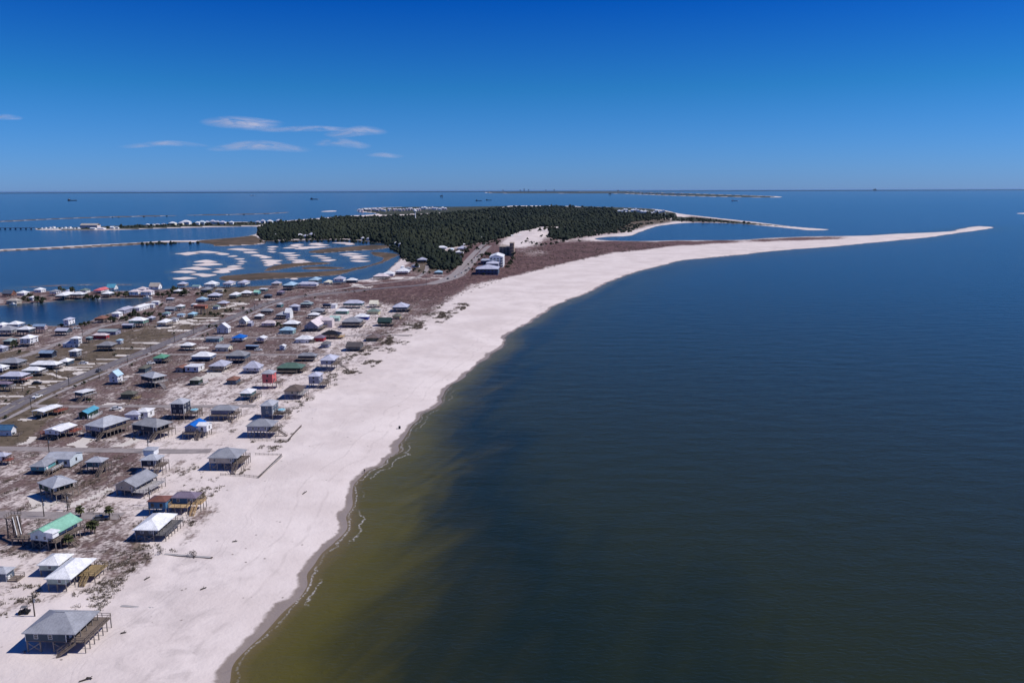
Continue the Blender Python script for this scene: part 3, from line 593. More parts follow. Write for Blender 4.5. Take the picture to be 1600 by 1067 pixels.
def build_house(rec, name='beach_house', cat='house'):
    x1, x2, yg, ye, yt, kind, rc, wc = rec[:8]; op = dict(rec[8]); label = rec[9] if len(rec) > 9 else None
    ye2 = None
    if isinstance(ye, tuple): ye, ye2 = ye
    px = x2 - x1; lvl = 3 if yg >= 640 else 2 if yg >= 525 else 1 if px >= 9 and yg > 395 else 0
    pitch = op.get('p', .46 if kind in ('gx', 'gy') else .48); ov = min(.5, .04 * 12) if lvl else .35
    c, yaw, W, D, ze = solve(x1, x2, yg, ye, yt, kind, pitch, op.get('br'), ye2, ov, op.get('D'))
    root = empty(name, (c[0], c[1], G), yaw); tag(root, label, cat, op.get('g'))
    fl = op.get('fl', 1); wh = float(np.clip(.43 * ze, 1.65, 2.5)) if fl == 1 else float(np.clip(.62 * ze, 3.3, 5.0)); zs = ze - wh; fh = wh / fl
    if ze < 2.9: zs = 0
    w0, w1, d0, d1 = -W / 2 + ov, W / 2 - ov, -D / 2 + ov, D / 2 - ov; wf = w1; fl_ = op.get('fl', 1)
    if lvl >= 2 and 'R' in op.get('dk', '') and W > 6 and kind != 'gx' and fl_ == 1 and not (kind == 'gy' and D > 12): w1 -= min(1.9, .17 * W)      # porch recessed under the roof on the beach side
    rf, tm = roofm(rc), wallm(wc); wm = woodm(op.get('wood', 'wood'))
    top = ze - .16
    bd = MB(); bd.box(w0, w1, d0, d1, zs if zs else -.6, top)
    rise = pitch * ({'hip': min(W, D), 'gx': D, 'gy': W}.get(kind, 0)) / 2
    rb, gb = roof_parts(kind, w0, wf, d0, d1, ze, rise, ov)
    bd.add(gb.v, gb.f)
    bd.build('wall', tm, root)
    roof = rb.build('roof', roofm(rc), root)
    if lvl >= 2 and kind == 'hip' and W > D: MB().box(-W / 2 + D / 2, W / 2 - D / 2, -.14, .14, ze + rise - .05, ze + rise + .07).build('ridge_cap', rf, roof)
    if lvl >= 2 and kind == 'gy': MB().box(-.14, .14, -D / 2, D / 2, ze + rise - .05, ze + rise + .07).build('ridge_cap', rf, roof)
    if lvl >= 2 and kind == 'gx': MB().box(-W / 2, W / 2, -.14, .14, ze + rise - .05, ze + rise + .07).build('ridge_cap', rf, roof)
    # windows and doors
    if lvl >= 1:
        def win(x, y, zz, rz, wd=.8, h=round(fh * .44, 1)):
            if lvl == 3:
                f = put('window', window_mesh(wd, h, 'f'), root, (x, y, zz), rz); put('pane', window_mesh(wd, h, 'p'), f)
            else: put('window', window_mesh(wd, h, 'b'), root, (x, y, zz), rz)
        gap = 2.6 if lvl == 3 else 3.2 if lvl == 2 else 4.0
        for f_ in range(fl):
            sk = rr0.random()
            zz = zs + fh * .3 + f_ * fh
            for ax, L, fixed, rz in (('x', w1 - w0, d0, 0), ('y', d1 - d0, w1, R(90)), ('y', d1 - d0, w0, R(-90))):
                n = max(1, int(L / gap))
                if lvl == 1 and ax == 'y' and fixed == w0: continue
                for k in range(n):
                    if n > 2 and rr0.random() < .3: continue
                    q = -L / 2 + L * (k + .5) / n + rr0.uniform(-.3, .3)
                    if ax == 'x': win(q, fixed - .012, zz, rz)
                    else: win(fixed + (.012 if fixed > 0 else -.012), q, zz, rz, 1.2 if k % 2 else 1.0)
        if lvl >= 2:
            dr = MB(); dr.box(-.45, .45, -.05, .02, 0, fh * .78).build('door', M_TRIM if lvl == 3 and wc not in ('white', 'lav', 'pink', 'cream') else wallm('slate'), root, (w1 + .015, d0 + (d1 - d0) * .1 + .6, zs + .02), R(90))
            if lvl == 3:
                for s in (w0, w1):
                    for q in (d0, d1): MB().box(s - .07, s + .07, q - .07, q + .07, zs - .1, top).build('corner_board', M_TRIM, root)
                MB().box(w0 - .04, w1 + .04, d0 - .04, d1 + .04, zs - .14, zs - .002).build('floor_beam', wm, root)
    # stilts
    if zs > .5 and lvl >= 1:
        nx, ny = max(2, int(W / 3.4) + 1), max(2, int(D / 3.6) + 1); pos = [(w0 + .15 + (w1 - w0 - .3) * i / (nx - 1), d0 + .15 + (d1 - d0 - .3) * j / (ny - 1)) for i in range(nx) for j in range(ny)]
        if lvl >= 2:
            sm = stilt_mesh(zs - (.14 if lvl == 3 else 0))
            for q in pos: put('stilt', sm, root, (*q, 0))
        else:
            b = MB()
            for q in pos: b.box(q[0] - .15, q[0] + .15, q[1] - .15, q[1] + .15, -1, zs)
            tag(b.build('stilts', woodm('stilt'), root), kind='stuff')
        if lvl == 3 and zs > 2:
            for i in (0, nx - 2):
                xa, xb = w0 + .15 + (w1 - w0 - .3) * i / (nx - 1), w0 + .15 + (w1 - w0 - .3) * (i + 1) / (nx - 1)
                MB().bar((xa, d0 + .0, .2), (xb, d0 + .0, zs - .5), .07, .16).build('cross_brace', woodm('stilt'), root)
                MB().bar((xb, d0 + .12, .2), (xa, d0 + .12, zs - .5), .07, .16).build('cross_brace', woodm('stilt'), root)
    elif zs == 0 and lvl >= 2: MB().box(w0 - .06, w1 + .06, d0 - .06, d1 + .06, -.6, .25).build('foundation', wallm('grey'), root)
    # decks, rails and stairs
    dk = op.get('dk'); zd = max(zs, .5) if zs else .45
    if dk and lvl >= 1:
        dw = op.get('dw', 2.8)
        spec = []
        if 'R' in dk: spec.append((w1 + .05, wf + dw * (.62 if wf > w1 else 1), d0 + (d1 - d0) * op.get('k0', 0), d0 + (d1 - d0) * op.get('k1', 1), 'R'))
        if 'F' in dk: spec.append((w0, w1, d0 - dw, d0 - .05, 'F'))
        if 'L' in dk: spec.append((w0 - dw, w0 - .05, d0, d1, 'L'))
        for x0, xe, y0, y1, sd in spec:
            dm = woodm(op.get('dwood', op.get('wood', 'wood')))
            if lvl == 3:
                dko = MB().box(x0, xe, y0, y1, zd - .32, zd - .13).build('deck', dm, root); along = (y1 - y0) >= (xe - x0)
                nb = 9 if along else 9
                bm_ = MB()
                for k in range(nb):                # broad runs of decking with open joints
                    if along: bm_.box(x0 + (xe - x0) * k / nb + .015, x0 + (xe - x0) * (k + 1) / nb - .015, y0, y1, zd - .129, zd - .09)
                    else: bm_.box(x0, xe, y0 + (y1 - y0) * k / nb + .015, y0 + (y1 - y0) * (k + 1) / nb - .015, zd - .129, zd - .09)
                tag(bm_.build('deck_boards', dm, dko), kind='stuff')
            else: MB().box(x0, xe, y0, y1, zd - .3, zd - .09).build('deck', dm, root)
            b = MB()
            pts = {'R': [(x0, y0), (xe, y0), (xe, y1), (x0, y1)], 'F': [(x0, y1), (x0, y0), (xe, y0), (xe, y1)], 'L': [(xe, y0), (x0, y0), (x0, y1), (xe, y1)]}[sd]
            rail(b, pts, zd - .09, 1.0, 1.5 if lvl == 3 else 2.4); b.build('railing', paint('rail_white', C['white'], .6) if op.get('wr') else dm, root)
            n = max(2, int(max(xe - x0, y1 - y0) / (1.7 if lvl == 3 else 2.4)))
            if sd == 'R' and wf > w1:
                for k in range(0, 5): put('porch_post', shared(('pp', round(ze - zd, 1)), lambda: MB().box(-.08, .08, -.08, .08, -.1, round(ze - zd, 1) - .15).mesh('porch_post', woodm('stilt'))), root, (wf - .05, d0 + (d1 - d0) * k / 4, zd))
            if lvl >= 2:
                for k in range(n + 1):
                    q = (xe - .1, y0 + (y1 - y0) * k / n) if sd == 'R' else (x0 + (xe - x0) * k / n, y0 + .1) if sd == 'F' else (x0 + .1, y0 + (y1 - y0) * k / n)
                    put('deck_post', stilt_mesh(zd - .3, .18), root, (*q, 0))
            if op.get('roofdeck'): 
                for k in range(0, n + 1, 2): put('porch_post', shared(('pp', round(top - zd, 1)), lambda: MB().box(-.09, .09, -.09, .09, 0, top - zd).mesh('porch_post', M_TRIM)), root, (xe - .1, y0 + (y1 - y0) * k / n, zd))
        st = op.get('st')
        if st and zd > .8 and spec:
            x0, xe, y0, y1, sd = spec[0]
            p, d = {'F': (((x0 + xe) / 2, y0), (0, -1)), 'R': ((xe, y0 + (y1 - y0) * .35), (1, 0)), 'L': (((x0 + .7), y0), (-1, 0)), 'D': (((x0 + xe) / 2, y0), (-.92, -.39))}[st]
            stairs_mb(p, d, zd - .09).build('staircase', woodm(op.get('dwood', 'wood')), root)
    for k in ('wings',):
        for (a0, a1, b0, b1, za, zb, kd, pt, rcol, wcol) in op.get(k, []):   # extra blocks of the same house, metres from its centre
            if isinstance(za, str): za, zb = ze + float(za), ze + float(za) + zb
            q = MB(); q.box(a0, a1, b0, b1, za, zb); r2, g2 = roof_parts(kd, a0, a1, b0, b1, zb + .16, pt * (min(a1 - a0, b1 - b0) if kd == 'hip' else (b1 - b0) if kd == 'gx' else (a1 - a0)) / 2, .35)
            q.add(g2.v, g2.f); q.build('wing', wallm(wcol), root); r2.build('wing_roof', roofm(rcol), root)
            if lvl >= 2 and 1.5 < za < zs + .5:
                for xx in (a0 + .2, a1 - .2):
                    for yy in (b0 + .2, b1 - .2): put('stilt', stilt_mesh(za), root, (xx, yy, 0))
            if lvl >= 2 and zb - za > 2:
                win_n = max(1, int((a1 - a0) / 2.6))
                for kk in range(win_n): put('window', window_mesh(.9, 1.15, 'b'), root, (a0 + (a1 - a0) * (kk + .5) / win_n, b0 - .012, zb - 1.75))
                put('window', window_mesh(.9, 1.15, 'b'), root, (a1 + .012, (b0 + b1) / 2, zb - 1.75), R(90))
    return root, (W, D, ze, zs)

# x1 x2: front eave ends, y of the ground under the front wall, y of the front eave, y of the roof top (photo pixels); roof kind, roof and wall colours, details, label
o = dict
NEAR = [
 (32,118,1019,990,954,'hip','grey','slate',o(dk='R',dw=3.6,k0=.0,k1=1.15,st='D',D=10),'slate-blue stilt house nearest the viewer, grey hip roof and long timber deck'),
 (67.5,111,923,904.5,871,'hip','white','palegreen',o(br=(154,871.5),dk='R',dw=5.5,k0=.45,k1=1.02,dwood='newwood2',st='F'),'pale green house with bright white roof and big brown deck, one up from the nearest'),
 (56,92,900,883,867,'hip','white','palegreen',o(D=7),'small white hip-roofed annex tucked behind the pale green house with brown deck'),
 (-25,10,906,896,884,'hip','lgrey','steel',o(br=(14,886),dk='R'),'grey-blue stilt house cut off by the left edge below the mint-roofed house'),
 (43,80,858,(834,838),801,'gy','mint2','pale',o(br=(134,812),dk='R',dw=2.0,st='R',wings=[(2.4,4.6,-6.2,-4.0,'-0.5',1.5,'flat',0,'white','white')]),'big long house with mint green gable roof beside the timber stair tower'),
 (206,248,846,828,799,'hip','white','dgrey',o(br=(280,802),dk='R',dw=3.6,dwood='greywood'),'charcoal stilt house with brilliant white hip roof and grey railed deck'),
 (265,306,799,778,754,'hip','mauve','blue',o(br=(326,769),dk='RF',dw=2.8,dwood='newwood',wings=[(-9.6,-4.1,-5.6,-1.0,2.3,4.6,'hip',.45,'redbrown2','blue')],st='F'),'bright blue stilt house with brown shingle roofs and tan timber deck'),
 (177,212,775,(758,761),741,'gy','grey','beige',o(br=(253,742.5),dk='R',dw=5.5,dwood='palewood',k0=-.05,k1=1.0),'low grey-roofed beige house with a broad pale ramped deck'),
 (57,82,779,(753.5,763),741,'hip','lgrey','dkgreen',o(br=(126,753),dk='R',dw=2.2,st='R'),'dark green-walled house set cornerwise under a grey hip roof'),
 (44,70,741,729,719,'hip','grey','turq',o(dk='R',wr=1,st='F',wings=[(-2,7.5,3,11,.4,3.2,'gx',.3,'lgrey','pale')]),'turquoise-fronted small house with a longer grey-roofed wing behind'),
 (131,159,740,722,707,'hip','lgrey','teal',o(br=(177,715),dk='RL',dw=2.4,st='F'),'teal house with grey hip roof wrapped in weathered decks and a bare tree'),
 (217,246,741,719,706,'hip','lgrey','navy',o(br=(277,711),dk='R',dw=3.2,st='F',wings=[(-3.4,.4,.6,4.2,'0.4',2.0,'hip',.2,'lgrey','white')]),'dark navy house topped by a white rooftop lookout room'),
 (323,371,735,715.5,696,'hip','grey','beige',o(br=(394,702),dk='R',dw=2.6,st='F'),'beige stilt house with wide grey hip roof inside the sand fence'),
 (383,425,684,666,650.5,'hip','grey','lilac',o(br=(444,657),dk='R',dw=2.6,st='R'),'pale grey-lilac house on many tall stilts, grey hip roof, closest to the open beach'),
 (286,308,684,668,652,'gy','tarp','lilac',o(br=(336,658),dk='RF',dw=2.6,st='F',wings=[(2.6,6.5,-4,1,2.6,5.0,'gx',.3,'white','white')]),'lilac house with a bright blue tarpaulin over its roof, tall stilts and decks'),
 (204,245,684,(662.6,668),651,'hip','grey2','navy',o(br=(275,659),dk='R',dw=2.6,st='F'),'navy-walled house under the widest plain grey pyramid roof'),
 (130.5,161,683,(664,668),648,'hip','lgrey','lilac',o(br=(208,654),dk='R',dw=2.6,st='F'),'lilac stilt house with a long pale grey hip roof and several stairs'),
 (193,217,654,648,636,'hip','lav','white',o(br=(232,643),wings=[(1,6,0,6,0,3.0,'hip',.4,'white','white')]),'low white cottage with lavender and white roofs beside the pale concrete drive'),
 (120,137,655,646,634,'gy','cyan','dkgreen',o(br=(167,637),dk='R',dw=1.8,dwood='palewood',wr=1),'long house with bright turquoise-blue metal roof and white side posts'),
 (67,94,687,(672,674),661,'gy','white','white',o(br=(122,663.5),p=.2,dk='RL',dw=2.5,dwood='redwood',k0=.6,k1=1.2),'long white flat-topped house with red decks at both ends'),
 (48,67,654,(642,643.5),631,'gy','white','yellow',o(br=(102,633.5),p=.12,dk='R',k0=.6,k1=1.2,dwood='redwood'),'long yellow-sided house under a flat white roof near the main road'),
 (-12,18,681,672,656.5,'gx','blue','white',o(br=(32,668),p=.9,dk='R',dw=3),'house with steep dark blue roof and white gable at the left edge'),
 (-22,8,727,713,699,'hip','lav','white',o(br=(18,708),dk='R',dw=2.2,dwood='redwood'),'white house with lavender hip roof cut off by the left edge below the side street'),
 (114,129,626,(612,614),605,'hip','white','slate',o(br=(154,609),p=.15,dk='R',dw=2,wr=1,st='F'),'slate house with nearly flat white roof just below the main road and foot path'),
 (168,184,601,588,576,'gy','sky2','white',o(br=(198,584),fl=2,p=1.0,dk='R',dw=2.2,wr=1),'two-storey white house with steep pale blue roof and double balconies'),
 (218,238,604,(586.5,591),578,'hip','lgrey','navy',o(br=(261,586),dk='R',dw=2.6,dwood='palewood',st='R'),'navy house with grey hip roof and pale railed deck on its right'),
 (214,227,582,576,567,'hip','olive','slate',o(br=(240,571)),'dark slate house with olive roof half hidden behind the navy house'),
 (237.5,256,568,559.5,552,'hip','green','grey',o(br=(267,555),dk='R'),'grey house with bright green hip roof close to the main road'),
 (272,286,580,575,567,'gy','redbrown','beige',o(br=(301,570),p=.2,wings=[(3.5,11,-4,4,.4,3.0,'flat',0,'white','white')]),'low brown-roofed house joined to a white flat-topped wing'),
 (186,209,623,616,608,'hip','olive','olive2',o(br=(226,612),dk='R',dwood='newwood2'),'low olive house with a golden timber deck above the sandy street'),
 (294,311,602,594,583,'hip','beige2','dkgreen',o(br=(327,590),dk='R',wr=1),'dark green house with beige-grey hip roof and white-railed ramp'),
 (352,369,601,594,585,'hip','redbrown','steel',o(br=(381,589),dk='R',dw=2),'steel-blue house with low reddish brown roof beside the coral tower house'),
 (407,426,608,584,577,'hip','lgrey','coral',o(D=7,fl=2,dk='R',dw=3,k0=.2),'tall coral-red two-storey tower house on stilts'),
 (373,392,626,614.5,601,'hip','white','teal',o(br=(408,608),dk='R',st='F'),'teal house with white hip roof below and left of the coral tower house'),
 (442,469,624,611,597,'hip','brown','beige',o(br=(492,603),dk='R',dw=2.4,dwood='palewood'),'large house with dark brown hip roof at the edge of the dunes'),
 (264,287,656,631,621,'hip','lgrey','navy2',o(D=8,fl=2,dk='R',dw=5,k0=.1),'tall navy two-storey tower house with white trim and a hot tub deck'),
 (405,426,656,634,622,'hip','lgrey','steel',o(D=9,fl=2,dk='R',dw=4.5,k0=.1),'tall steel-blue two-storey tower house with pale roof, directly above the lilac beach house'),
 (327,366,656,641,632,'hip','grey','lilac',o(br=(378,635),dk='RF',dw=2.2,st='F'),'wide lilac-grey house with front deck between the two tall blue tower houses'),
 (480,499,607,588,578,'hip','lav','lilac',o(D=8,fl=2,dk='R',dw=4),'tall lilac tower house standing next to the dunes, deck to its right'),
 (499,522,580,563,555,'hip','lav','lilac2',o(br=(528,556),fl=1,dk='R',st='R'),'boxy lilac house with pale lavender roof by the end of the sandy street'),
 (431,471,583,575,570,'hip','green2','dkgreen',o(D=9,dk='RF',dw=2),'long low house with dull green roof and dark porch'),
 (464,493,564,556,550,'hip','grey','dgrey',o(br=(499,553),dk='F',dw=2),'dark low house with grey hip roof and full front deck'),
 (539,563,549,542,529,'gx','brown2','dgrey',o(br=(567,537),p=.4,dk='R'),'dark house with tall brown gable roof and white edge boards'),
 (570,592,533,528,521,'hip','brown3','olive2',o(dk='R'),'brown-roofed bungalow closest to the dune scrub on the right'),
 (500,513,543,538,531,'hip','dgrey','lilac',o(br=(522,534)),'small house with dark slate hip roof and white gable front'),
 (500,530,530,523,517,'hip','black','tan',o(dk='R',dwood='newwood',dw=4),'house with jet black roof beside raw tan timber framing'),
 (489,506,534,528,523,'hip','mauve','red',o(br=(512,525)),'small red-walled house with mauve roof'),
 (460,487,536,530,523,'hip','white','white2',o(D=8,dk='R'),'long white house left of the small red house'),
 (474,497,518,510,496,'gy','pinkw','lilac',o(br=(513,500),p=.75,fl=1,dk='R',wings=[(3,11,3,10,0,5.4,'gx',.5,'pinkw','pinkw')]),'pale pinkish house with two steep gables'),
 (533,563,512,503,495,'hip','grey','dgrey',o(dk='RF',dw=2.2),'dark porch house with broad grey pyramid roof'),
 (589,610,510,503,496,'gx','dkgreen2','dkgreen',o(p=.6,dk='R'),'dark green gabled house with a row of white windows'),
 (553,575,500,495,491,'hip','white','royal',o(D=8),'low blue-walled house with white roof next to the grey pyramid roof'),
 (612,625,499,494.5,491,'hip','olive','tan',o(dk='R'),'small tan house with dull roof in the dune scrub'),
 (612,636,488,480,472,'hip','lav','steel',o(dk='R'),'steel-blue house with lavender roof, last before the open scrub'),
 (572,592,491,487,482,'hip','green3','yellow2',o(),'house with grey-green roof and pale yellow side'),
 (576,590,481,475,470,'gx','cream','cream',o(p=.6,dk='R'),'small cream house with dark deck'),
 (535,566,482,474,468,'hip','lav','teal',o(D=10),'teal house with pale lavender roof raised on tall bare stilts'),
 (503,520,482,476.5,474,'flat','navy','navy',o(D=7,wings=[(3,7,-3.5,3,0,3,'flat',0,'white','white')]),'flat-roofed navy box with one white side'),
 (523,543,491,486,482,'hip','white','green4',o(D=7),'green-walled cottage under a white roof'),
 (484,504,492,486,481,'hip','grey','slate',o(dk='R'),'slate house with grey hip roof behind the flat white one'),
 (480,497,498,492,488,'hip','white','dgrey',o(D=7),'dark house with flat white roof in front of the slate house'),
 (468,486,481,475,471,'hip','teal2','slate',o(wings=[(-2,2,-2,2,'0.3',1.3,'hip',.4,'lgrey','lgrey')]),'slate house with two-tier grey-green roof'),
 (451,466,490,479,474,'hip','lav','lilac',o(D=7,fl=2),'two-storey lilac box house with car port'),
 (514,530,501,497,494,'gx','mint3','mint3',o(D=6),'low mint house beside the pinkish gabled house'),
 (441,465,514,506,500,'hip','white','navy',o(dk='F',dw=1.6),'navy house with wide white roof and railed porch'),
 (435,458,522,516,511,'hip','sky3','aqua',o(D=8),'aqua house with pale blue roof on stilts'),
 (399,413,537,529,523,'gy','white','pinkw',o(br=(432,526),p=.35),'long white house with salmon window shutters'),
 (435,445,547,541,536,'gy','white','white2',o(br=(459,539),p=.35),'small white gabled house with row of white windows'),
 (361,380,535,528,520,'hip','tarp','white2',o(D=9),'white house with a second, smaller blue tarpaulin roof'),
 (337,357,522,513,504,'gy','white','white2',o(br=(368,511),fl=2,p=.8),'large white house with steep white roof beside the road bend'),
 (320,343,534,529,524,'gx','grey','aqua',o(p=.2,D=8),'low aqua house with long grey roof'),
 (280,300,548,540,532,'hip','white','slate',o(br=(315,537),dk='R'),'slate-fronted house with many-angled white roof'),
 (335,357,549,543,538,'gx','lgrey','cream',o(p=.35,D=8),'pale cream house with whitish roof'),
 (382,402,546,541,537,'flat','sky4','navy',o(br=(410,539)),'low navy house with flat blue-grey roof'),
 (297,329,565,557,551,'hip','white','blue2',o(D=9),'house with wide white roof and light blue front panels'),
 (351,383,568,556,548,'hip','grey2','steel',o(D=10),'steel-blue house with large grey hip roof and sheltered lower level'),
 (325,351,581,572,563,'hip','lav','beige',o(br=(355,565),dk='F',dw=1.5),'pale porch house with lavender and white pyramid roof'),
 (378,405,584,575,562,'hip','lav2','lav2',o(D=8,p=.8),'lilac-white house with a steep lopsided roof'),
 (372,385,511,503,493,'gy','white','cream',o(D=8,p=1.1),'narrow cream house with sharply pointed gable'),
 (385,393,510,505,502,'gx','lav','lilac',o(D=6),'tiny lilac shed house next to the pointed cream gable'),
 (396,409,499,494,490,'hip','white','dgrey',o(D=7),'small dark house with flat white top, below the road'),
 (407,430,511,505,501,'hip','pinkw','pinkw',o(D=7),'low pinkish white house with maroon clutter beside it'),
 (406,424,492,486,481,'hip','grey','navy',o(br=(433,484)),'navy house with flat grey roof and white end wall'),
 (430,447,499,492,485,'hip','lgrey','slate',o(br=(453,489),p=.5,wings=[(3,7,-4,4,0,5,'gx',.8,'white','white')]),'slate house with dormer and white gable end'),
 (431,439,480,476,472,'hip','lgrey','teal',o(br=(450,474)),'teal house with white end just below the road'),
]
for k, v in o(mint2=(.21, .43, .32), mint3=(.36, .52, .47), redbrown2=(.17, .075, .055), grey2=(.25, .25, .26), sky2=(.42, .58, .68), olive2=(.14, .14, .10), beige2=(.36, .35, .31), navy2=(.03, .035, .06),
    lilac2=(.24, .25, .34), green2=(.10, .17, .13), brown2=(.10, .085, .08), brown3=(.16, .12, .105), white2=(.66, .66, .68), pinkw=(.66, .57, .57), dkgreen2=(.02, .045, .04), green3=(.16, .21, .18), yellow2=(.6, .55, .35),
    green4=(.15, .27, .22), teal2=(.28, .34, .35), sky3=(.33, .47, .58), sky4=(.22, .30, .42), blue2=(.13, .18, .29), lav2=(.42, .42, .5), newwood2=(.26, .19, .10), greywood=(.13, .125, .13), palewood=(.36, .34, .34)).items(): C[k] = v
ORD = 'first second third fourth fifth sixth seventh eighth ninth tenth eleventh twelfth thirteenth fourteenth fifteenth sixteenth seventeenth eighteenth nineteenth twentieth'.split()
def ordinal(i): return ORD[i] if i < 20 else ('twentieth' if i == 19 else 'thirtieth' if i == 29 else 'fortieth' if i == 39 else ('twenty-' if i < 29 else 'thirty-' if i < 39 else 'forty-') + ORD[i % 10])
WORD = o(white='white', grey='grey', lgrey='pale grey', lav='lavender', sky='pale blue', sky3='pale blue', cyan='cyan blue', red='red', green='green', pinkw='pinkish', beige='beige', beige2='beige', lilac='lilac', mint='mint green', navy='navy', dgrey='dark grey', redbrown='reddish brown', brown='brown', orange='orange', teal='teal', steel='blue-grey',
    teal2='grey-green', olive='olive', aqua='aqua', blue='blue', slate='slate', pale='pale', white2='off-white', palegreen='pale green', tan='tan', cream='cream', purple='purple', royal='deep blue', mint3='pale mint', green3='grey-green', lav2='pale lilac', coral='coral', pink='pink', yellow='yellow', brown3='brown', mauve='mauve')
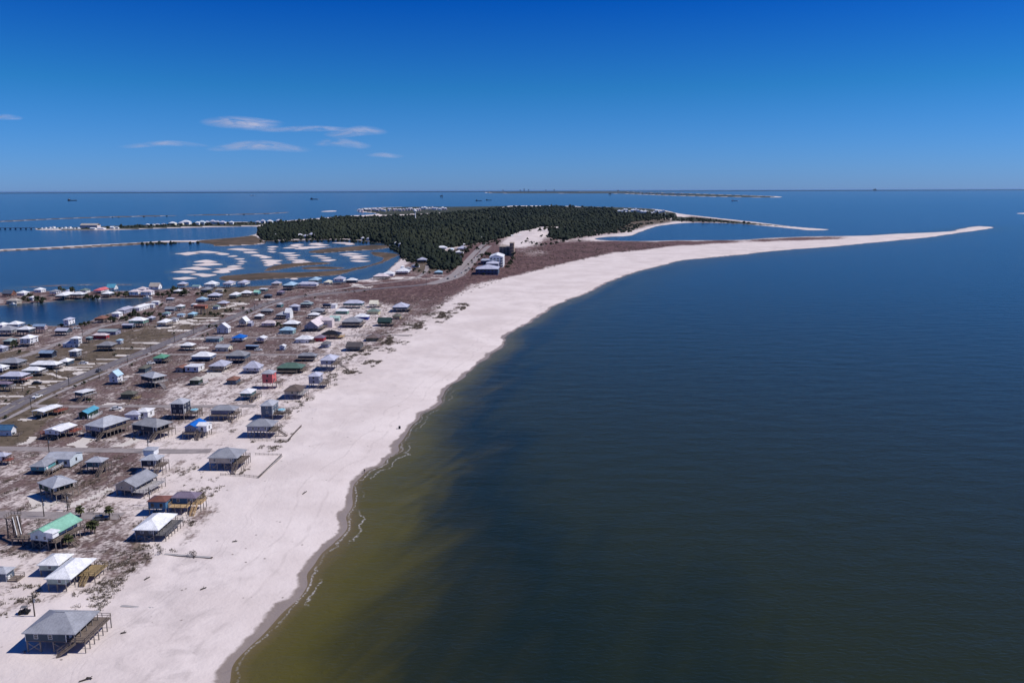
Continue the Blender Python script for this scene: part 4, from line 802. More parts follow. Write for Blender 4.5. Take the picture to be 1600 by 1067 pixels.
ROWS = {
 'between back street and main road': [
  (-4,28,577,567,560,'hip','grey','dgrey',o(br=(48,562))),(32,61,588,579,573,'hip','white','aqua',o(br=(70,575),dk='R',wr=1)),(-15,4,583,575,568,'hip','white','white2',o(br=(10,571))),
  (-3,34,599,588,578,'hip','lav','blue2',o(br=(49,583),dk='R',wr=1,dwood='redwood')),(-14,13,612,600,594,'hip','mauve','teal',o(br=(20,597),dk='R',wr=1)),(44,88,578,570,559,'hip','white','steel',o(br=(92,566),dk='R',wr=1)),
  (90,106,572,565,558.5,'hip','white','slate',o(br=(119,561),dk='R')),(106,120,563,549,544,'hip','white','grey',o(br=(131,546),fl=2,dk='R')),(59,81,559,552,547,'gx','sky4','navy',o(br=(88,549))),(96,117,543,537,530,'hip','lav','white2',o(br=(123,534))),
  (108,123,543,529,523,'hip','white','white2',o(br=(132,527),fl=2)),(132,141,536,528,525,'hip','teal2','teal',o(br=(152,528))),(142,166,530,524,521,'hip','pinkw','red',o(br=(177,522),D=9)),(149,174,549,540,531,'hip','grey2','dgrey',o(br=(184,536),dk='R')),
  (180,189,537,532,528,'hip','sky3','white2',o(br=(197,531))),(151,181,523,518,513,'gx','teal2','lilac',o(br=(192,515),p=.3)),(189,207,514,508,504,'gx','lav2','steel',o(br=(213,506),p=.3)),(199,224,512,501,493,'hip','white','green4',o(br=(230,498),fl=1)),
  (228,238,503,497,493,'hip','lav','steel',o(br=(241,495))),(244,259,511,504,495.5,'hip','white','beige',o(br=(272,500),dk='R')),(262,275,505,499,493,'hip','grey','white2',o(br=(278,497))),(275,287,500,492,487,'hip','sky3','white2',o(br=(295,493))),
  (292,303,497,491,486,'hip','sky','aqua',o(D=8)),(301,321,491,478,476.5,'flat','orange','orange',o(D=6)),(273,284,486,479,472,'hip','white','teal',o(br=(293,477))),(256,272,490,483,477,'gx','grey','steel',o(D=7)),(297,306,483,476,470,'hip','white2','aqua',o(br=(318,475))),
  (305,320,473,468,462.5,'hip','sky3','blue',o(D=9)),(323,342,470,462,456,'hip','lav','navy',o(D=10,fl=1)),(338,354,480,474,468,'hip','lav','redbrown',o(br=(361,472))),(331,341,482,479,475,'hip','green3','white2',o(D=6))],
 'along near canal bank': [
  (-8,4,513,508,503,'hip','white','white2',o(D=8)),(9,28,516,507,499.5,'hip','white','blue2',o(br=(38,504))),(-8,18,526,516,509,'hip','grey','grey',o(br=(26,512))),(24,45,526,515,504,'hip','white2','slate',o(br=(53,512))),
  (50,70,521,510,503,'gx','sky4','pink',o(br=(81,510),p=.7)),(84,104,525,517,511,'gx','lav','slate',o(br=(113,514),p=.4)),(97,107,512,500,496,'hip','lav','white',o(br=(116,497),fl=2)),(29,47,542,529,523,'hip','white','white2',o(br=(59,525),fl=2,dk='F',dw=1.5,wr=1)),
  (3,16,539,533,530,'hip','teal2','slate',o(D=8)),(-12,4,550,544,537,'hip','lav','lilac',o(br=(15,541))),(146,162,504,498,492,'hip','redbrown','brown',o(br=(172,495))),(173,186,495,490,486,'hip','white','white2',o(D=7)),(180,194,490,485,478,'hip','lav2','lilac',o(br=(203,480))),
  (206,218,486,481,476,'hip','white','white2',o(br=(228,476))),(226,240,481,476,473,'hip','white','white2',o(br=(249,475))),(235,248,476,472,468,'hip','white','white2',o(br=(259,471))),(258,270,473,467,463,'hip','lav','slate',o(br=(280,466))),(252,263,496,490,487,'hip','aqua','white2',o(D=6))],
 'on strip beyond the canal': [
  (2,18,464,459,453,'gx','steel','redbrown',o(D=8,p=.8)),(25,38,462,458,455,'hip','white','white2',o()),(52,64,457,453,450,'hip','white','white2',o()),(44,51,467,465,463,'hip','white','white2',o(D=6)),(8,26,472,470,468,'hip','beige','beige',o(D=8)),
  (76,88,463,456,453,'hip','grey','white2',o()),(85,101,468,462,455,'hip','white','slate',o()),(100,108,459,455,452,'hip','lav','white2',o()),(109,128,466,460,457.5,'hip','white','slate',o()),(123,134,457,454,451,'hip','green3','white2',o()),
  (145,158,459,454,448,'hip','coral','white2',o()),(165,179,456,450,444.5,'gx','cyan','white',o(D=8,p=.9)),(157,171,464,459,454.5,'hip','white','slate',o()),(200,216,463,456,451,'hip','pinkw','white',o(fl=2,D=8)),(218,236,463,456,452,'hip','pinkw','white',o(fl=2,D=8)),(212,227,457,452,448,'hip','pinkw','white',o()),
  (232,248,457,448,443,'gx','beige','white',o(D=8,p=.9)),(270,280,459,455,452,'hip','white2','slate',o()),(276,289,451,444,440,'hip','lav','beige',o()),(299,311,453,448,444,'gx','aqua','white',o(D=7))],
 'along south lagoon shore': [
  (318,336,451,444,438.5,'hip','white','pale',o()),(347,361,450,443,438,'hip','lav','white',o()),(370,383,449,442,437,'hip','lav','white',o()),(335,348,458,453,449,'hip','beige','cream',o(br=(362,452))),(312,325,458,453,448,'hip','grey','slate',o()),(357,370,467,461,456,'hip','white','aqua',o()),
  (374,391,464,458,453.5,'hip','white','navy',o()),(395,404,462,457,452,'gx','mint','turq',o(D=8)),(404,415,459,452,451,'flat','white','teal',o(D=8)),(423,437,450,443,439,'hip','lav','tan',o()),(441,458,454,446,439,'hip','sky3','slate',o()),(431,441,462,457,452,'hip','mauve','steel',o(br=(452,455))),(411,423,466,462,458,'hip','steel','navy',o(D=6)),
  (481,496,446,438,432,'hip','sky3','slate',o()),(464,495,451,444,439,'hip','lav','white',o(D=9)),(505,515,445,441,437,'hip','cream','cream',o()),(520,537,445,436,431,'hip','lav2','white',o()),(540,557,442,438,435,'hip','white','slate',o()),(582,606,437,432,428,'hip','pinkw','slate',o(D=12)),(597,615,431,428,423,'hip','white','white2',o()),(617,638,429,424,418,'hip','white','white',o(wings=[(-3,1,2,6,'0.5',4,'hip',.5,'white','white')]))],
 'at forest edge by four-lane road': [
  (630,642,423,420,417,'hip','grey','white2',o()),(651,666,411,406,402,'hip','lav2','steel',o()),(678,691,428,425.5,422,'hip','sky3','teal',o()),(682,698,392,387,384,'hip','white','white2',o()),(714,729,391,388,384,'hip','lav','white2',o()),(711,724,396,394,391,'hip','white','white2',o()),(716,724,401,399,397,'hip','white','white2',o()),
  (719,727,384,382,380,'hip','white','white2',o()),(667,681,388,386,385,'flat','tan','beige',o(D=8)),(700,708,394,390,387,'hip','pale','white2',o()),(642,655,417,415,413,'hip','grey','white2',o()),(748,755,374.5,372,369.5,'hip','white','white2',o()),(760,770,375.5,372.5,369.8,'hip','lgrey','white2',o()),(796,803,370,368.5,366.8,'hip','white','white2',o()),(808,816,370,368.3,366.2,'hip','white','white2',o())]}
C['blue2'] = (.13, .18, .29)
_prev = []
for r in NEAR: build_house(r)
for row, recs in ROWS.items():
    recs = sorted(recs, key=lambda r: (r[0] + r[1]) / 2)
    for i, r in enumerate(recs):
        lab = '%s house with %s roof, %s from left %s' % (WORD.get(r[7], r[7]).rstrip('234'), WORD.get(r[6], r[6]).rstrip('234'), ordinal(i), row)
        d = dict(r[8]); d['g'] = 'houses ' + row
        build_house((*r[:8], d, lab))

# ------------------------------------------------------------------ far houses, condominium, landmarks
C['pole'] = (.075, .062, .055); C['tan2'] = (.46, .36, .27); C['royal2'] = (.02, .035, .16)
def small_house(x, w, yb, hp, rc, wc, label, group, kind='hip', name='house', cat='house'):
    X, Y = at(x, yb, G); m = Y / FPX * 1.0; W = max(5, w * m); H = max(3.5, hp * m); D = min(max(W * .8, 7), 18)
    root = empty(name, (X, Y, G - .4), YAW); tag(root, label, cat, group)
    eave = H * .62; MB().box(-W / 2, W / 2, -D / 2, D / 2, -1, eave).build('wall', wallm(wc), root)
    rise = H - eave; b, g = roof_parts(kind, -W / 2, W / 2, -D / 2, D / 2, eave + .1, rise, .4); b.build('roof', roofm(rc), root)
    return root
rr = random.Random(5)
spit = [(231,5,352.5,3),(240,4,352.5,2.5),(246,6,352.3,3),(256,6,352,3),(270,10,352,5.5),(283,7,351.5,5),(291,13,351,7),(309,6,351.5,5.5),(316,9,351,6.5),(324,8,350.5,5.5),(333,8,350.5,7),(340,7,350.5,6),(348,9,350.5,5.5),(362,6,350.5,5),(403,7,349.5,4.5),(411,6,349,6),(422,8,349,5.5),(436,8,348.5,6)]
for i, (x, w_, y, h) in enumerate(spit):
    small_house(x, w_, y, h, rr.choice(['white', 'lav', 'white', 'pale']), rr.choice(['white', 'white2', 'pale', 'cream']), 'small pale house, %s from left on the narrow marina spit' % ordinal(i), 'houses on the marina spit')
for i, (x, w_, y, h, rc) in enumerate([(146.5, 9, 358.2, 2.6, 'white'), (159, 10, 358.2, 3, 'white'), (176, 6, 357.6, 4, 'white'), (183, 5, 357.4, 3.5, 'lgrey')]):
    small_house(x, w_, y, h, rc, 'white', 'low white shed, %s from left in front of the marina hangar' % ordinal(i), 'marina sheds', 'gx', 'marina_shed', 'shed')
r_ = small_house(141.5, 27, 356.2, 7, 'beige', 'pinkw', 'long pinkish boat storage hangar on the marina spit', None, 'gx', 'boat_hangar', 'warehouse')
north = [(469, 9, 371.5, 6.5), (478, 8, 371.8, 5.5), (487, 8, 371.5, 8), (431, 7, 370.5, 5), (567, 5, 374, 4), (576, 6, 375, 4), (584, 7, 376, 4.5), (591, 5, 377, 4), (619, 5, 381.5, 4), (626, 6, 384, 5)]
for i, (x, w_, y, h) in enumerate(sorted(north)):
    small_house(x, w_, y, h, rr.choice(['white', 'lav', 'lgrey']), rr.choice(['white2', 'pink', 'pale']), 'pale house, %s from left at the wooded north edge of the lagoon' % ordinal(i), 'houses along north lagoon edge')
cnt = 0
for k in range(34):
    x = 562 + k * 4.05 + rr.uniform(-1, 1); y = 330.8 - .022 * (x - 562) + rr.uniform(-1.6, 1.1)
    small_house(x, rr.uniform(3, 5), y, rr.uniform(3.0, 4.8), rr.choice(['white', 'white', 'lav', 'pinkw']), rr.choice(['white', 'white2', 'pink', 'lilac']), 'tiny white house, %s from left in the far bayside village beyond the forest' % ordinal(k), 'houses of the far bayside village')
for k in range(26):
    x = 966 + k * 2.9 + rr.uniform(-1.4, 1.4); y = 330.5 + .05 * (x - 966) + rr.uniform(-3, 2)
    small_house(x, rr.uniform(3, 5), y, rr.uniform(3.0, 4.6), rr.choice(['white', 'white', 'lav']), rr.choice(['white', 'white2', 'pale']), 'tiny pale house, %s from left in the hamlet at the right forest tip' % ordinal(k), 'houses of the eastern hamlet')
for k in range(18):
    x = 1001 + k * 4.4 + rr.uniform(-1.5, 1.5); y = 302.6 + .028 * (x - 1001)
    small_house(x, rr.uniform(2, 4), y, rr.uniform(1.2, 2.2), 'white', 'white', 'minute white building, %s from left on the hazy far peninsula' % ordinal(k), 'buildings on the far peninsula', 'flat', 'distant_building', 'building')
for k, (x, h) in enumerate(((786, 2.6), (813, 2.6), (819, 4.0), (826, 3), (853, 2.6), (866, 3))):
    X, Y = at(x, 299.3, G); H = h * Y / FPX; r = empty('distant_tower_block', (X, Y, 0), 0); tag(r, 'faint high-rise block on the horizon, %s from left' % ordinal(k), 'building', 'tower blocks on the horizon')
    MB().box(-30, 30, -15, 15, -2, H).build('wall', wallm('steel'), r); MB().box(-12, 12, -8, 8, H, H + 8).build('roof_plant', wallm('steel'), r)

def storey_block(label, x1, x2, yg, ye, D, fl, wc, rc, kind='flat', name='condo_building', side='white', p=.3, yaw=YAW, band='navy'):
    X, Y = at((x1 + x2) / 2, yg, G); m = Y / FPX; W = (x2 - x1) * m; H = (yg - ye) * m * 1.03
    r = empty(name, (X, Y + D / 2, G), yaw); tag(r, label, 'building')
    MB().box(-W / 2, W / 2, -D / 2, D / 2, -1, H).build('wall', wallm(wc), r)
    rise = p * (W if kind == 'gy' else min(W, D)) / 2 if kind != 'flat' else 0
    b, g = roof_parts(kind, -W / 2, W / 2, -D / 2, D / 2, H + .25, rise, .5); b.build('roof', roofm(rc), r)
    if g.f: g.build('gable', wallm(wc), r)
    h = H / fl
    for k in range(fl):
        MB().box(-W / 2 + .3, W / 2 - .3, -D / 2 - 1.3, -D / 2 - .01, k * h + h * .02, k * h + h * .1).build('balcony', wallm(side), r)
        n = max(3, int(W / 4))
        for q in range(n):
            put('window', window_mesh(round(W / n * .5, 1), round(h * .45, 1), 'b'), r, (-W / 2 + W * (q + .5) / n, -D / 2 - .012, k * h + h * .17))
        for q in range(3): put('window', window_mesh(1.6, 1.5, 'b'), r, (W / 2 + .012, -D / 2 + D * (q + .5) / 3, k * h + h * .3), R(90))
    return r
storey_block('white four-storey condominium with gabled roof in the apartment cluster by the road', 766, 787, 418, 402.5, 40, 4, 'white', 'white', 'gy', p=.35)
storey_block('lower lavender-roofed apartment wing in front of the white condominium', 760, 779, 421, 412.5, 22, 2, 'lilac', 'lav', 'hip')
storey_block('long lavender-roofed building with royal blue balcony bands at the cluster near end', 744, 779, 429.5, 421, 30, 2, 'steel', 'lav', 'hip', side='royal')
storey_block('tan five-storey tower block with dark balconied front, tallest of the apartment cluster', 781, 797, 398.5, 386.5, 40, 4, 'tan2', 'tan', name='tower_block', side='beige')
storey_block('slim tan end tower against the dunes beside the balconied block', 797, 803.5, 400, 381, 26, 4, 'tan2', 'tan', name='tower_block', side='tan')
storey_block('flat grey car-port block left of the white condominium', 752, 765, 414, 408, 34, 1, 'mauve', 'lgrey', side='grey')
# water tower above the trees
X, Y = at(649, 342, G); r = empty('water_tower', (X, Y, G)); tag(r, 'white bulb-topped water tower rising out of the forest', 'water tower')
MB().cyl((0, 0), 3.2, 1.8, -1, 8, 12).cyl((0, 0), 1.8, 1.6, 8, 22, 12).build('shaft', wallm('white'), r)
MB().cyl((0, 0), 1.6, 5.6, 22, 25.5, 14).cyl((0, 0), 5.6, 5.8, 25.5, 28.5, 14).cyl((0, 0), 5.8, 1.2, 28.5, 32, 14).build('tank', wallm('white'), r)
# stair tower and white-railed chute beside the mint-roofed house
X, Y = at(24, 838, G); r = empty('stair_tower', (X, Y, G), YAW); tag(r, 'dark timber tower with a long white-railed ramp, left of the mint-roofed house', 'tower')
for sx in (-1.2, 1.2):
    for sy in (-1.2, 1.2): MB().box(sx - .13, sx + .13, sy - .13, sy + .13, -1, 6.4).build('post', woodm('darkwood' if 'darkwood' in C else 'wood'), r)
b = MB()
for z0 in (.4, 2.4, 4.4):
    for s in (-1.2, 1.2): b.bar((-1.2, s, z0), (1.2, s, z0 + 1.9), .1); b.bar((1.2, s, z0), (-1.2, s, z0 + 1.9), .1); b.bar((s, -1.2, z0), (s, 1.2, z0 + 1.9), .1)
b.build('bracing', woodm(), r)
MB().box(-1.5, 1.5, -1.5, 1.5, 6.0, 6.2).build('platform', woodm(), r); b = MB(); rail(b, [(-1.5, -1.5), (-1.5, 1.5), (1.5, 1.5)], 6.2, 1.0, 1.0); b.build('railing', woodm(), r)
b = MB(); b.bar((1.3, -1.0, 6.1), (4.6, -4.6, 2.2), 1.1, .1); b.build('ramp', woodm(), r)
for s in (-.55, .55): MB().bar((1.3 + s * .7, -1.0 + s * .7, 6.7), (4.6 + s * .7, -4.6 + s * .7, 2.8), .14, .2).build('ramp_rail', M_TRIM, r)
X, Y = at(40, 848, G); r = empty('timber_deck', (X, Y, G), YAW); tag(r, 'dark raised deck with pale rail under the end of the white-railed ramp', 'deck')
MB().box(-3.0, 3.6, -1.6, 1.2, 1.7, 1.95).build('platform', woodm(), r); b = MB(); rail(b, [(-3.0, 1.2), (-3.0, -1.6), (3.6, -1.6)], 1.95, 1.0, 1.1); b.build('railing', woodm(), r)
for sx in (-2.8, .3, 3.4):
    for sy in (-1.45, 1.05): put('post', stilt_mesh(1.7), r, (sx, sy, 0))
# hot tubs on the decks of the two tall blue towers
for x, y, z_, lab in ((304, 652, 3.6, 'round pale blue hot tub on the deck of the tall navy tower house'), (440, 652, 3.6, 'round pale blue hot tub on the deck of the tall steel-blue tower house')):
    X, Y = at(x, y, G); r = empty('pool_deck', (X, Y, G), YAW); tag(r, lab.replace('round pale blue hot tub on the deck', 'square timber pool deck on stilts to the right'), 'deck')
    zt = 2.9; MB().box(-2.8, 2.8, -2.6, 2.6, zt - .25, zt).build('platform', woodm(), r); b = MB(); rail(b, [(-2.8, -2.6), (2.8, -2.6), (2.8, 2.6), (-2.8, 2.6), (-2.8, -2.6)], zt, 1.0, 1.4); b.build('railing', woodm(), r)
    for sx in (-2.6, 2.6):
        for sy in (-2.4, 2.4): put('post', stilt_mesh(zt - .2, .2), r, (sx, sy, 0))
    h = empty('hot_tub', (X + .2, Y, G + zt), 0); tag(h, lab, 'hot tub')
    MB().cyl((0, 0), 1.7, 1.7, 0, .8, 18).build('shell', wallm('pale'), h); MB().cyl((0, 0), 1.55, 1.55, .801, .83, 18).build('water', paint('pool_water', (.25, .55, .62), .1, .5), h)

# ------------------------------------------------------------------ power poles
def pole(x, yb, yt, label, grp):
    X, Y = at(x, yb, G); H = float(np.clip((yb - yt) * math.hypot(Y, 100) / FPX * 1.05, 6, 13)); r = empty('power_pole', (X, Y, G), YAW + R(88) * 0); tag(r, label, 'power pole', grp)
    MB().cyl((0, 0), .17, .11, -.5, H, 7).build('post', woodm('pole'), r); MB().box(-1.2, 1.2, -.07, .07, H - .9, H - .76).build('crossarm', woodm('pole'), r)
    b = MB()
    for s in (-1.05, 0.12, 1.05): b.cyl((s, 0), .06, .05, H - .76, H - .5, 6)
    b.build('insulator', wallm('grey'), r); MB().cyl((.28, 0), .22, .22, H - 2.4, H - 1.5, 8).build('transformer', wallm('grey'), r)
for i, (x, yb, yt) in enumerate([(35.5, 611, 592), (49, 639, 619), (89, 592, 577), (108, 604, 591), (155.5, 591, 575), (199.5, 567, 554), (236.5, 552, 543), (273, 535, 524), (303, 522, 512), (344, 507, 498), (380, 491, 482), (398, 484, 476)]):
    pole(x, yb, yt, 'dark power pole, %s from left along the main road' % ordinal(i), 'power poles along the main road')
for x, yb, yt, lab in ((54.5, 963, 934, 'leaning dark power pole on the sand behind the slate-blue house'), (69, 807, 779, 'dark power pole at the sandy street behind the mint-roofed house'), (77, 708, 683, 'dark power pole where the pale drive meets the second street'),
    (232, 706, 683, 'dark power pole at the side street beyond the navy lookout house'), (234.5, 789, 769, 'dark power pole beside the shadow of the bright blue house'), (106, 797, 770, 'dark power pole among bare shrubs between the two palms and green house'), (129, 525, 515, 'pale power pole at the back street corner near the canal'), (666, 447, 432, 'lone pole in the scrub where the main road forks')):
    pole(x, yb, yt, lab, None)

# ------------------------------------------------------------------ fences and walkways on the sand
def fence(name, pts, label, cat, h=.9, gap=1.6):
    P = [at(x, y, G) for x, y in pts]; r = empty(name, (float(P[0][0]), float(P[0][1]), 0)); tag(r, label, cat)
    zc = lambda x, y: ground_z(x, y); b = MB()
    for (xa, ya), (xb, yb) in zip(P[:-1], P[1:]):
        L = math.hypot(xb - xa, yb - ya); n = max(1, int(L / gap))
        for k in range(n + (1 if (xb, yb) == tuple(P[-1]) else 0)):
            x, y = xa + (xb - xa) * k / n, ya + (yb - ya) * k / n
            put('post', shared(('fp', h), lambda: MB().box(-.05, .05, -.05, .05, -.4, h).mesh('post', woodm())), r, (x - P[0][0], y - P[0][1], zc(x, y)))
            if k < n:
                x2, y2 = xa + (xb - xa) * (k + 1) / n, ya + (yb - ya) * (k + 1) / n
                for q in np.linspace(0, 1, 9)[1:-1]:
                    x3, y3 = x + (x2 - x) * q - P[0][0], y + (y2 - y) * q - P[0][1]; z3 = zc(x, y) * (1 - q) + zc(x2, y2) * q; b.box(x3 - .02, x3 + .02, y3 - .02, y3 + .02, z3 - .1, z3 + h * .9)
                b.bar((x - P[0][0], y - P[0][1], zc(x, y) + h * .75), (x2 - P[0][0], y2 - P[0][1], zc(x2, y2) + h * .75), .05)
    tag(b.build('slats', woodm(), r), kind='stuff')
fence('sand_fence', [(399, 711), (440, 711), (404, 747), (375, 744), (345, 743)], 'low sand fence bent round the beach side of the beige stilt house', 'fence')
fence('sand_fence', [(391, 688), (450, 689), (471, 666)], 'low sand fence on the beach corner of the pale grey-lilac stilt house', 'fence')
fence('sand_fence', [(-10, 862), (60, 864), (150, 863), (240, 862)], 'thin sand fence running between the mint-roofed and pale green houses', 'fence', .7, 2.4)
fence('sand_fence', [(208, 795), (248, 796), (240, 802)], 'short sand fence behind the charcoal white-roofed house', 'fence', .8)
fence('sand_fence', [(136, 803), (186, 806), (189, 812), (180, 818)], 'dark low fence curving round the street end by the palms', 'fence', .8, 2)
def walkway(pts, label):
    P = [at(x, y, G) for x, y in pts]; xa, ya = map(float, P[0]); xb, yb = map(float, P[1]); L = math.hypot(xb - xa, yb - ya); rz = math.atan2(yb - ya, xb - xa)
    r = empty('beach_walkway', (xa, ya, ground_z(xa, ya)), rz); tag(r, label, 'walkway'); n = int(L / .6)
    me = shared('plank', lambda: MB().box(.02, .56, -.35, .35, .05, .11).mesh('plank', woodm('palewood')))
    for k in range(n): put('plank', me, r, (k * .6, 0, .03 * math.sin(k * .7)))
    for s in (-.28, .28): MB().box(0, L, s - .05, s + .05, -.3, .04).build('beam', woodm(), r)
walkway([(257, 866.5), (332, 872)], 'grey plank walkway lying on open sand below the charcoal house')
walkway([(189, 945.5), (256, 950.5)], 'grey plank walkway on the sand right of the slate-blue house')
walkway([(402, 747), (440, 712)], 'short plank walkway along the sand fence of the beige house')

# ------------------------------------------------------------------ vehicles
def car(x, y, deg, col, label, pickup=False, cat='car'):
    X, Y = at(x, y, G); r = empty('pickup_truck' if pickup else 'parked_car', (X, Y, ground_z(X, Y) + .08), R(deg)); tag(r, label, 'pickup truck' if pickup else cat, 'cars about the village')
    L = 5.4 if pickup else 4.6; m = paint('car_' + col, C[col], .3, .5)
    prof = [(-L / 2, .35), (-L / 2, .95), (L * .2, .98), (L / 2 - .25, .86), (L / 2, .7), (L / 2, .35)]
    b = MB()
    for s in (-.9, .9): b.poly([(u, s, v) for u, v in (prof if s > 0 else prof[::-1])])
    for i in range(len(prof)): (u, v), (u2, v2) = prof[i], prof[(i + 1) % len(prof)]; b.poly([(u, -.9, v), (u2, -.9, v2), (u2, .9, v2), (u, .9, v)])
    if pickup: b.box(-L / 2 + .05, -L / 2 + 2, -.9, -.78, .95, 1.15); b.box(-L / 2 + .05, -L / 2 + 2, .78, .9, .95, 1.15)
    b.build('body', m, r)
    a0, a1 = (-.55, L * .22) if pickup else (-L / 2 + .35, L * .2)
    q = [(a0, .96), (a0 + (.1 if pickup else .45), 1.5), (a1 - .55, 1.5), (a1, .96)]; b = MB()
    for s in (-.82, .82): b.poly([(u, s * (.88 if v > 1 else 1), v) for u, v in (q if s > 0 else q[::-1])])
    for i in range(3): (u, v), (u2, v2) = q[i], q[i + 1]; k, k2 = .82 * (.88 if v > 1 else 1), .82 * (.88 if v2 > 1 else 1); b.poly([(u, -k, v), (u2, -k2, v2), (u2, k2, v2), (u, k, v)])
    b.build('windows', M_GLASS, r); MB().box(q[1][0] + .02, q[2][0] - .02, -.71, .71, 1.501, 1.54).build('car_roof', m, r)
    wm = shared('wheel', lambda: (lambda bb: bb.mesh('wheel', paint('tyre', (.02, .02, .02), .9)))(MB().add(*(lambda n: ([(.33 * math.cos(2 * math.pi * k / n), s, .33 * math.sin(2 * math.pi * k / n)) for s in (-.11, .11) for k in range(n)], [tuple(range(n)), tuple(range(2 * n - 1, n - 1, -1))] + [(k, n + k, n + (k + 1) % n, (k + 1) % n) for k in range(n)]))(12))))
    for u in (-L * .31, L * .3):
        for s in (-.82, .82): put('wheel', wm, r, (u, s, .33))
car(58.5, 621, 85, 'white', 'white pickup truck driving along the main road at lower left', True)
car(155, 581, 86, 'dgrey', 'dark grey car on the main road above the pale blue gabled house'); car(58, 600, 10, 'black', 'black car parked on the sandy drive of the red-decked house')
car(131, 568.5, 5, 'white', 'white van parked beside the two-tier white-roofed house', cat='van'); car(182, 640, 20, 'white', 'white car on pale drive by the turquoise-roofed house')
car(85, 626, 5, 'lgrey', 'silver car in the yard above the main road at lower left') if False else None
car(236, 569, 30, 'white', 'white car behind the olive-roofed house near the green roof'); car(158, 812, 20, 'dgrey', 'dark car parked by the right-hand street palm')
car(404, 548, 15, 'white', 'white car parked right of the flat-roofed navy house'); car(452, 500, 80, 'white', 'white car on the sand by the two-storey lilac box'); car(120, 514, 30, 'white', 'white car by the white two-storey canal house'); car(357, 548.5, 0, 'redbrown', 'reddish car beside the pale cream house')
for i, (x, y) in enumerate([(742, 404), (738, 411), (733, 420), (728, 423.5), (722, 427), (746, 402), (750, 394), (755, 387), (712, 433), (700, 436.5)]):
    car(x, y, 75, ['white', 'dgrey', 'lgrey', 'navy'][i % 4], '%s car, %s in line along the four-lane road by the condominiums' % (['white', 'dark grey', 'silver', 'navy'][i % 4], ordinal(i)))
# utility cart on the sand near the slate-blue house
X, Y = at(38.5, 958.5, G); r = empty('beach_cart', (X, Y, ground_z(X, Y)), R(10)); tag(r, 'small dark open beach cart on the sand beside the leaning pole', 'cart')
MB().box(-1.2, 1.2, -.6, .6, .35, .75).build('body', wallm('black'), r); MB().box(-.3, .6, -.55, .55, .75, 1.1).build('seat', wallm('black'), r); b = MB()
for sx in (-.6, .6):
    for sy in (-.5, .5): b.bar((sx, sy, .7), (sx * .9, sy, 1.7), .06)
b.box(-.7, .7, -.6, .6, 1.7, 1.76); b.build('canopy', wallm('dgrey'), r)
for u in (-.8, .8):
    for s in (-.62, .62): put('wheel', _shared['wheel'], r, (u, s, .3))

# ------------------------------------------------------------------ boats and ships
def boat(x, y, deg, L, hullc, label, kind='motor', cat='boat'):
    X, Y = at(x, y, 0); r = empty('ship' if kind != 'motor' else 'motor_boat', (X, Y, 0), R(deg)); tag(r, label, cat)
    Wd = L * .28 if kind == 'motor' else L * .16; H = L * .12 if kind == 'motor' else L * .06
    sec = [(-.5, .8, 1.0), (-.2, 1, 1.0), (.15, .95, 1.05), (.38, .55, 1.2), (.5, .03, 1.35)]; V = []; F = []
    for u, ww, hh in sec: V += [(u * L, -ww * Wd / 2, H * hh), (u * L, -ww * Wd * .3, -.3), (u * L, ww * Wd * .3, -.3), (u * L, ww * Wd / 2, H * hh)]
    for i in range(len(sec) - 1):
        for j in range(4): F.append((4 * i + j, 4 * i + (j + 1) % 4, 4 * i + 4 + (j + 1) % 4, 4 * i + 4 + j))
    F.append((3, 2, 1, 0)); F.append((len(V) - 4, len(V) - 3, len(V) - 2, len(V) - 1)); MB().add(V, F).build('hull', wallm(hullc), r)
    if kind == 'motor': MB().box(-.15 * L, .12 * L, -Wd * .3, Wd * .3, H, H * 2.4).build('cabin', wallm('white'), r); MB().box(-.2 * L, .05 * L, -Wd * .33, Wd * .33, H * 2.41, H * 2.6).build('cabin_roof', wallm('white'), r)
    elif kind == 'dredge':
        MB().box(-.47 * L, -.22 * L, -Wd * .42, Wd * .42, H, H * 2.6).build('deckhouse', wallm('navy'), r); MB().box(-.42 * L, -.3 * L, -Wd * .3, Wd * .3, H * 2.6, H * 3.6).build('bridge', wallm('white2'), r)
        for u, h in ((-.44, 6), (-.34, 5.2), (-.25, 6.6)): MB().cyl((u * L, 0), L * .008, L * .005, H * 2.6, H * h, 6).build('mast', wallm('navy'), r)
        MB().bar((-.2 * L, 0, H * 1.6), (.45 * L, 0, H * 1.5), L * .02, L * .02).build('boom', wallm('lgrey'), r)
    else:
        MB().box(-.42 * L, -.2 * L, -Wd * .4, Wd * .4, H, H * 3).build('superstructure', wallm('navy' if kind == 'dark' else 'white2'), r); MB().cyl((-.3 * L, 0), L * .015, L * .01, H * 3, H * 4.6, 8).build('funnel', wallm('navy'), r)
        MB().box(-.15 * L, .35 * L, -Wd * .3, Wd * .3, H, H * 1.5).build('cargo', wallm('steel'), r)
boat(113, 314, 4, 95, 'navy', 'dredger with tall masts and long boom near the left horizon', 'dredge', 'ship'); boat(491, 312, 0, 95, 'lgrey', 'long low freighter on the bay above the forest, left of centre', 'dark', 'ship')
boat(748, 314.3, 3, 62, 'steel', 'dark barge left of its mate just above the forest top', 'dark', 'ship'); boat(763.5, 313.4, 0, 58, 'steel', 'dark tug-like ship right of the barge above the forest top', 'dark', 'ship')
boat(395, 306, 10, 90, 'white2', 'small pale ship far out near the horizon, left of centre', 'ship', 'ship'); boat(1148, 314.5, 0, 60, 'white', 'white boat on the sea below the far peninsula', 'ship', 'boat')
boat(148.5, 467.5, 20, 9, 'white', 'white motor boat moored at the far canal bank', 'motor'); boat(21, 476.5, -10, 7, 'white', 'small white motor boat at the left end of the far canal bank', 'motor'); boat(231, 465.8, 5, 8, 'white', 'white motor boat at the head of the canal', 'motor')
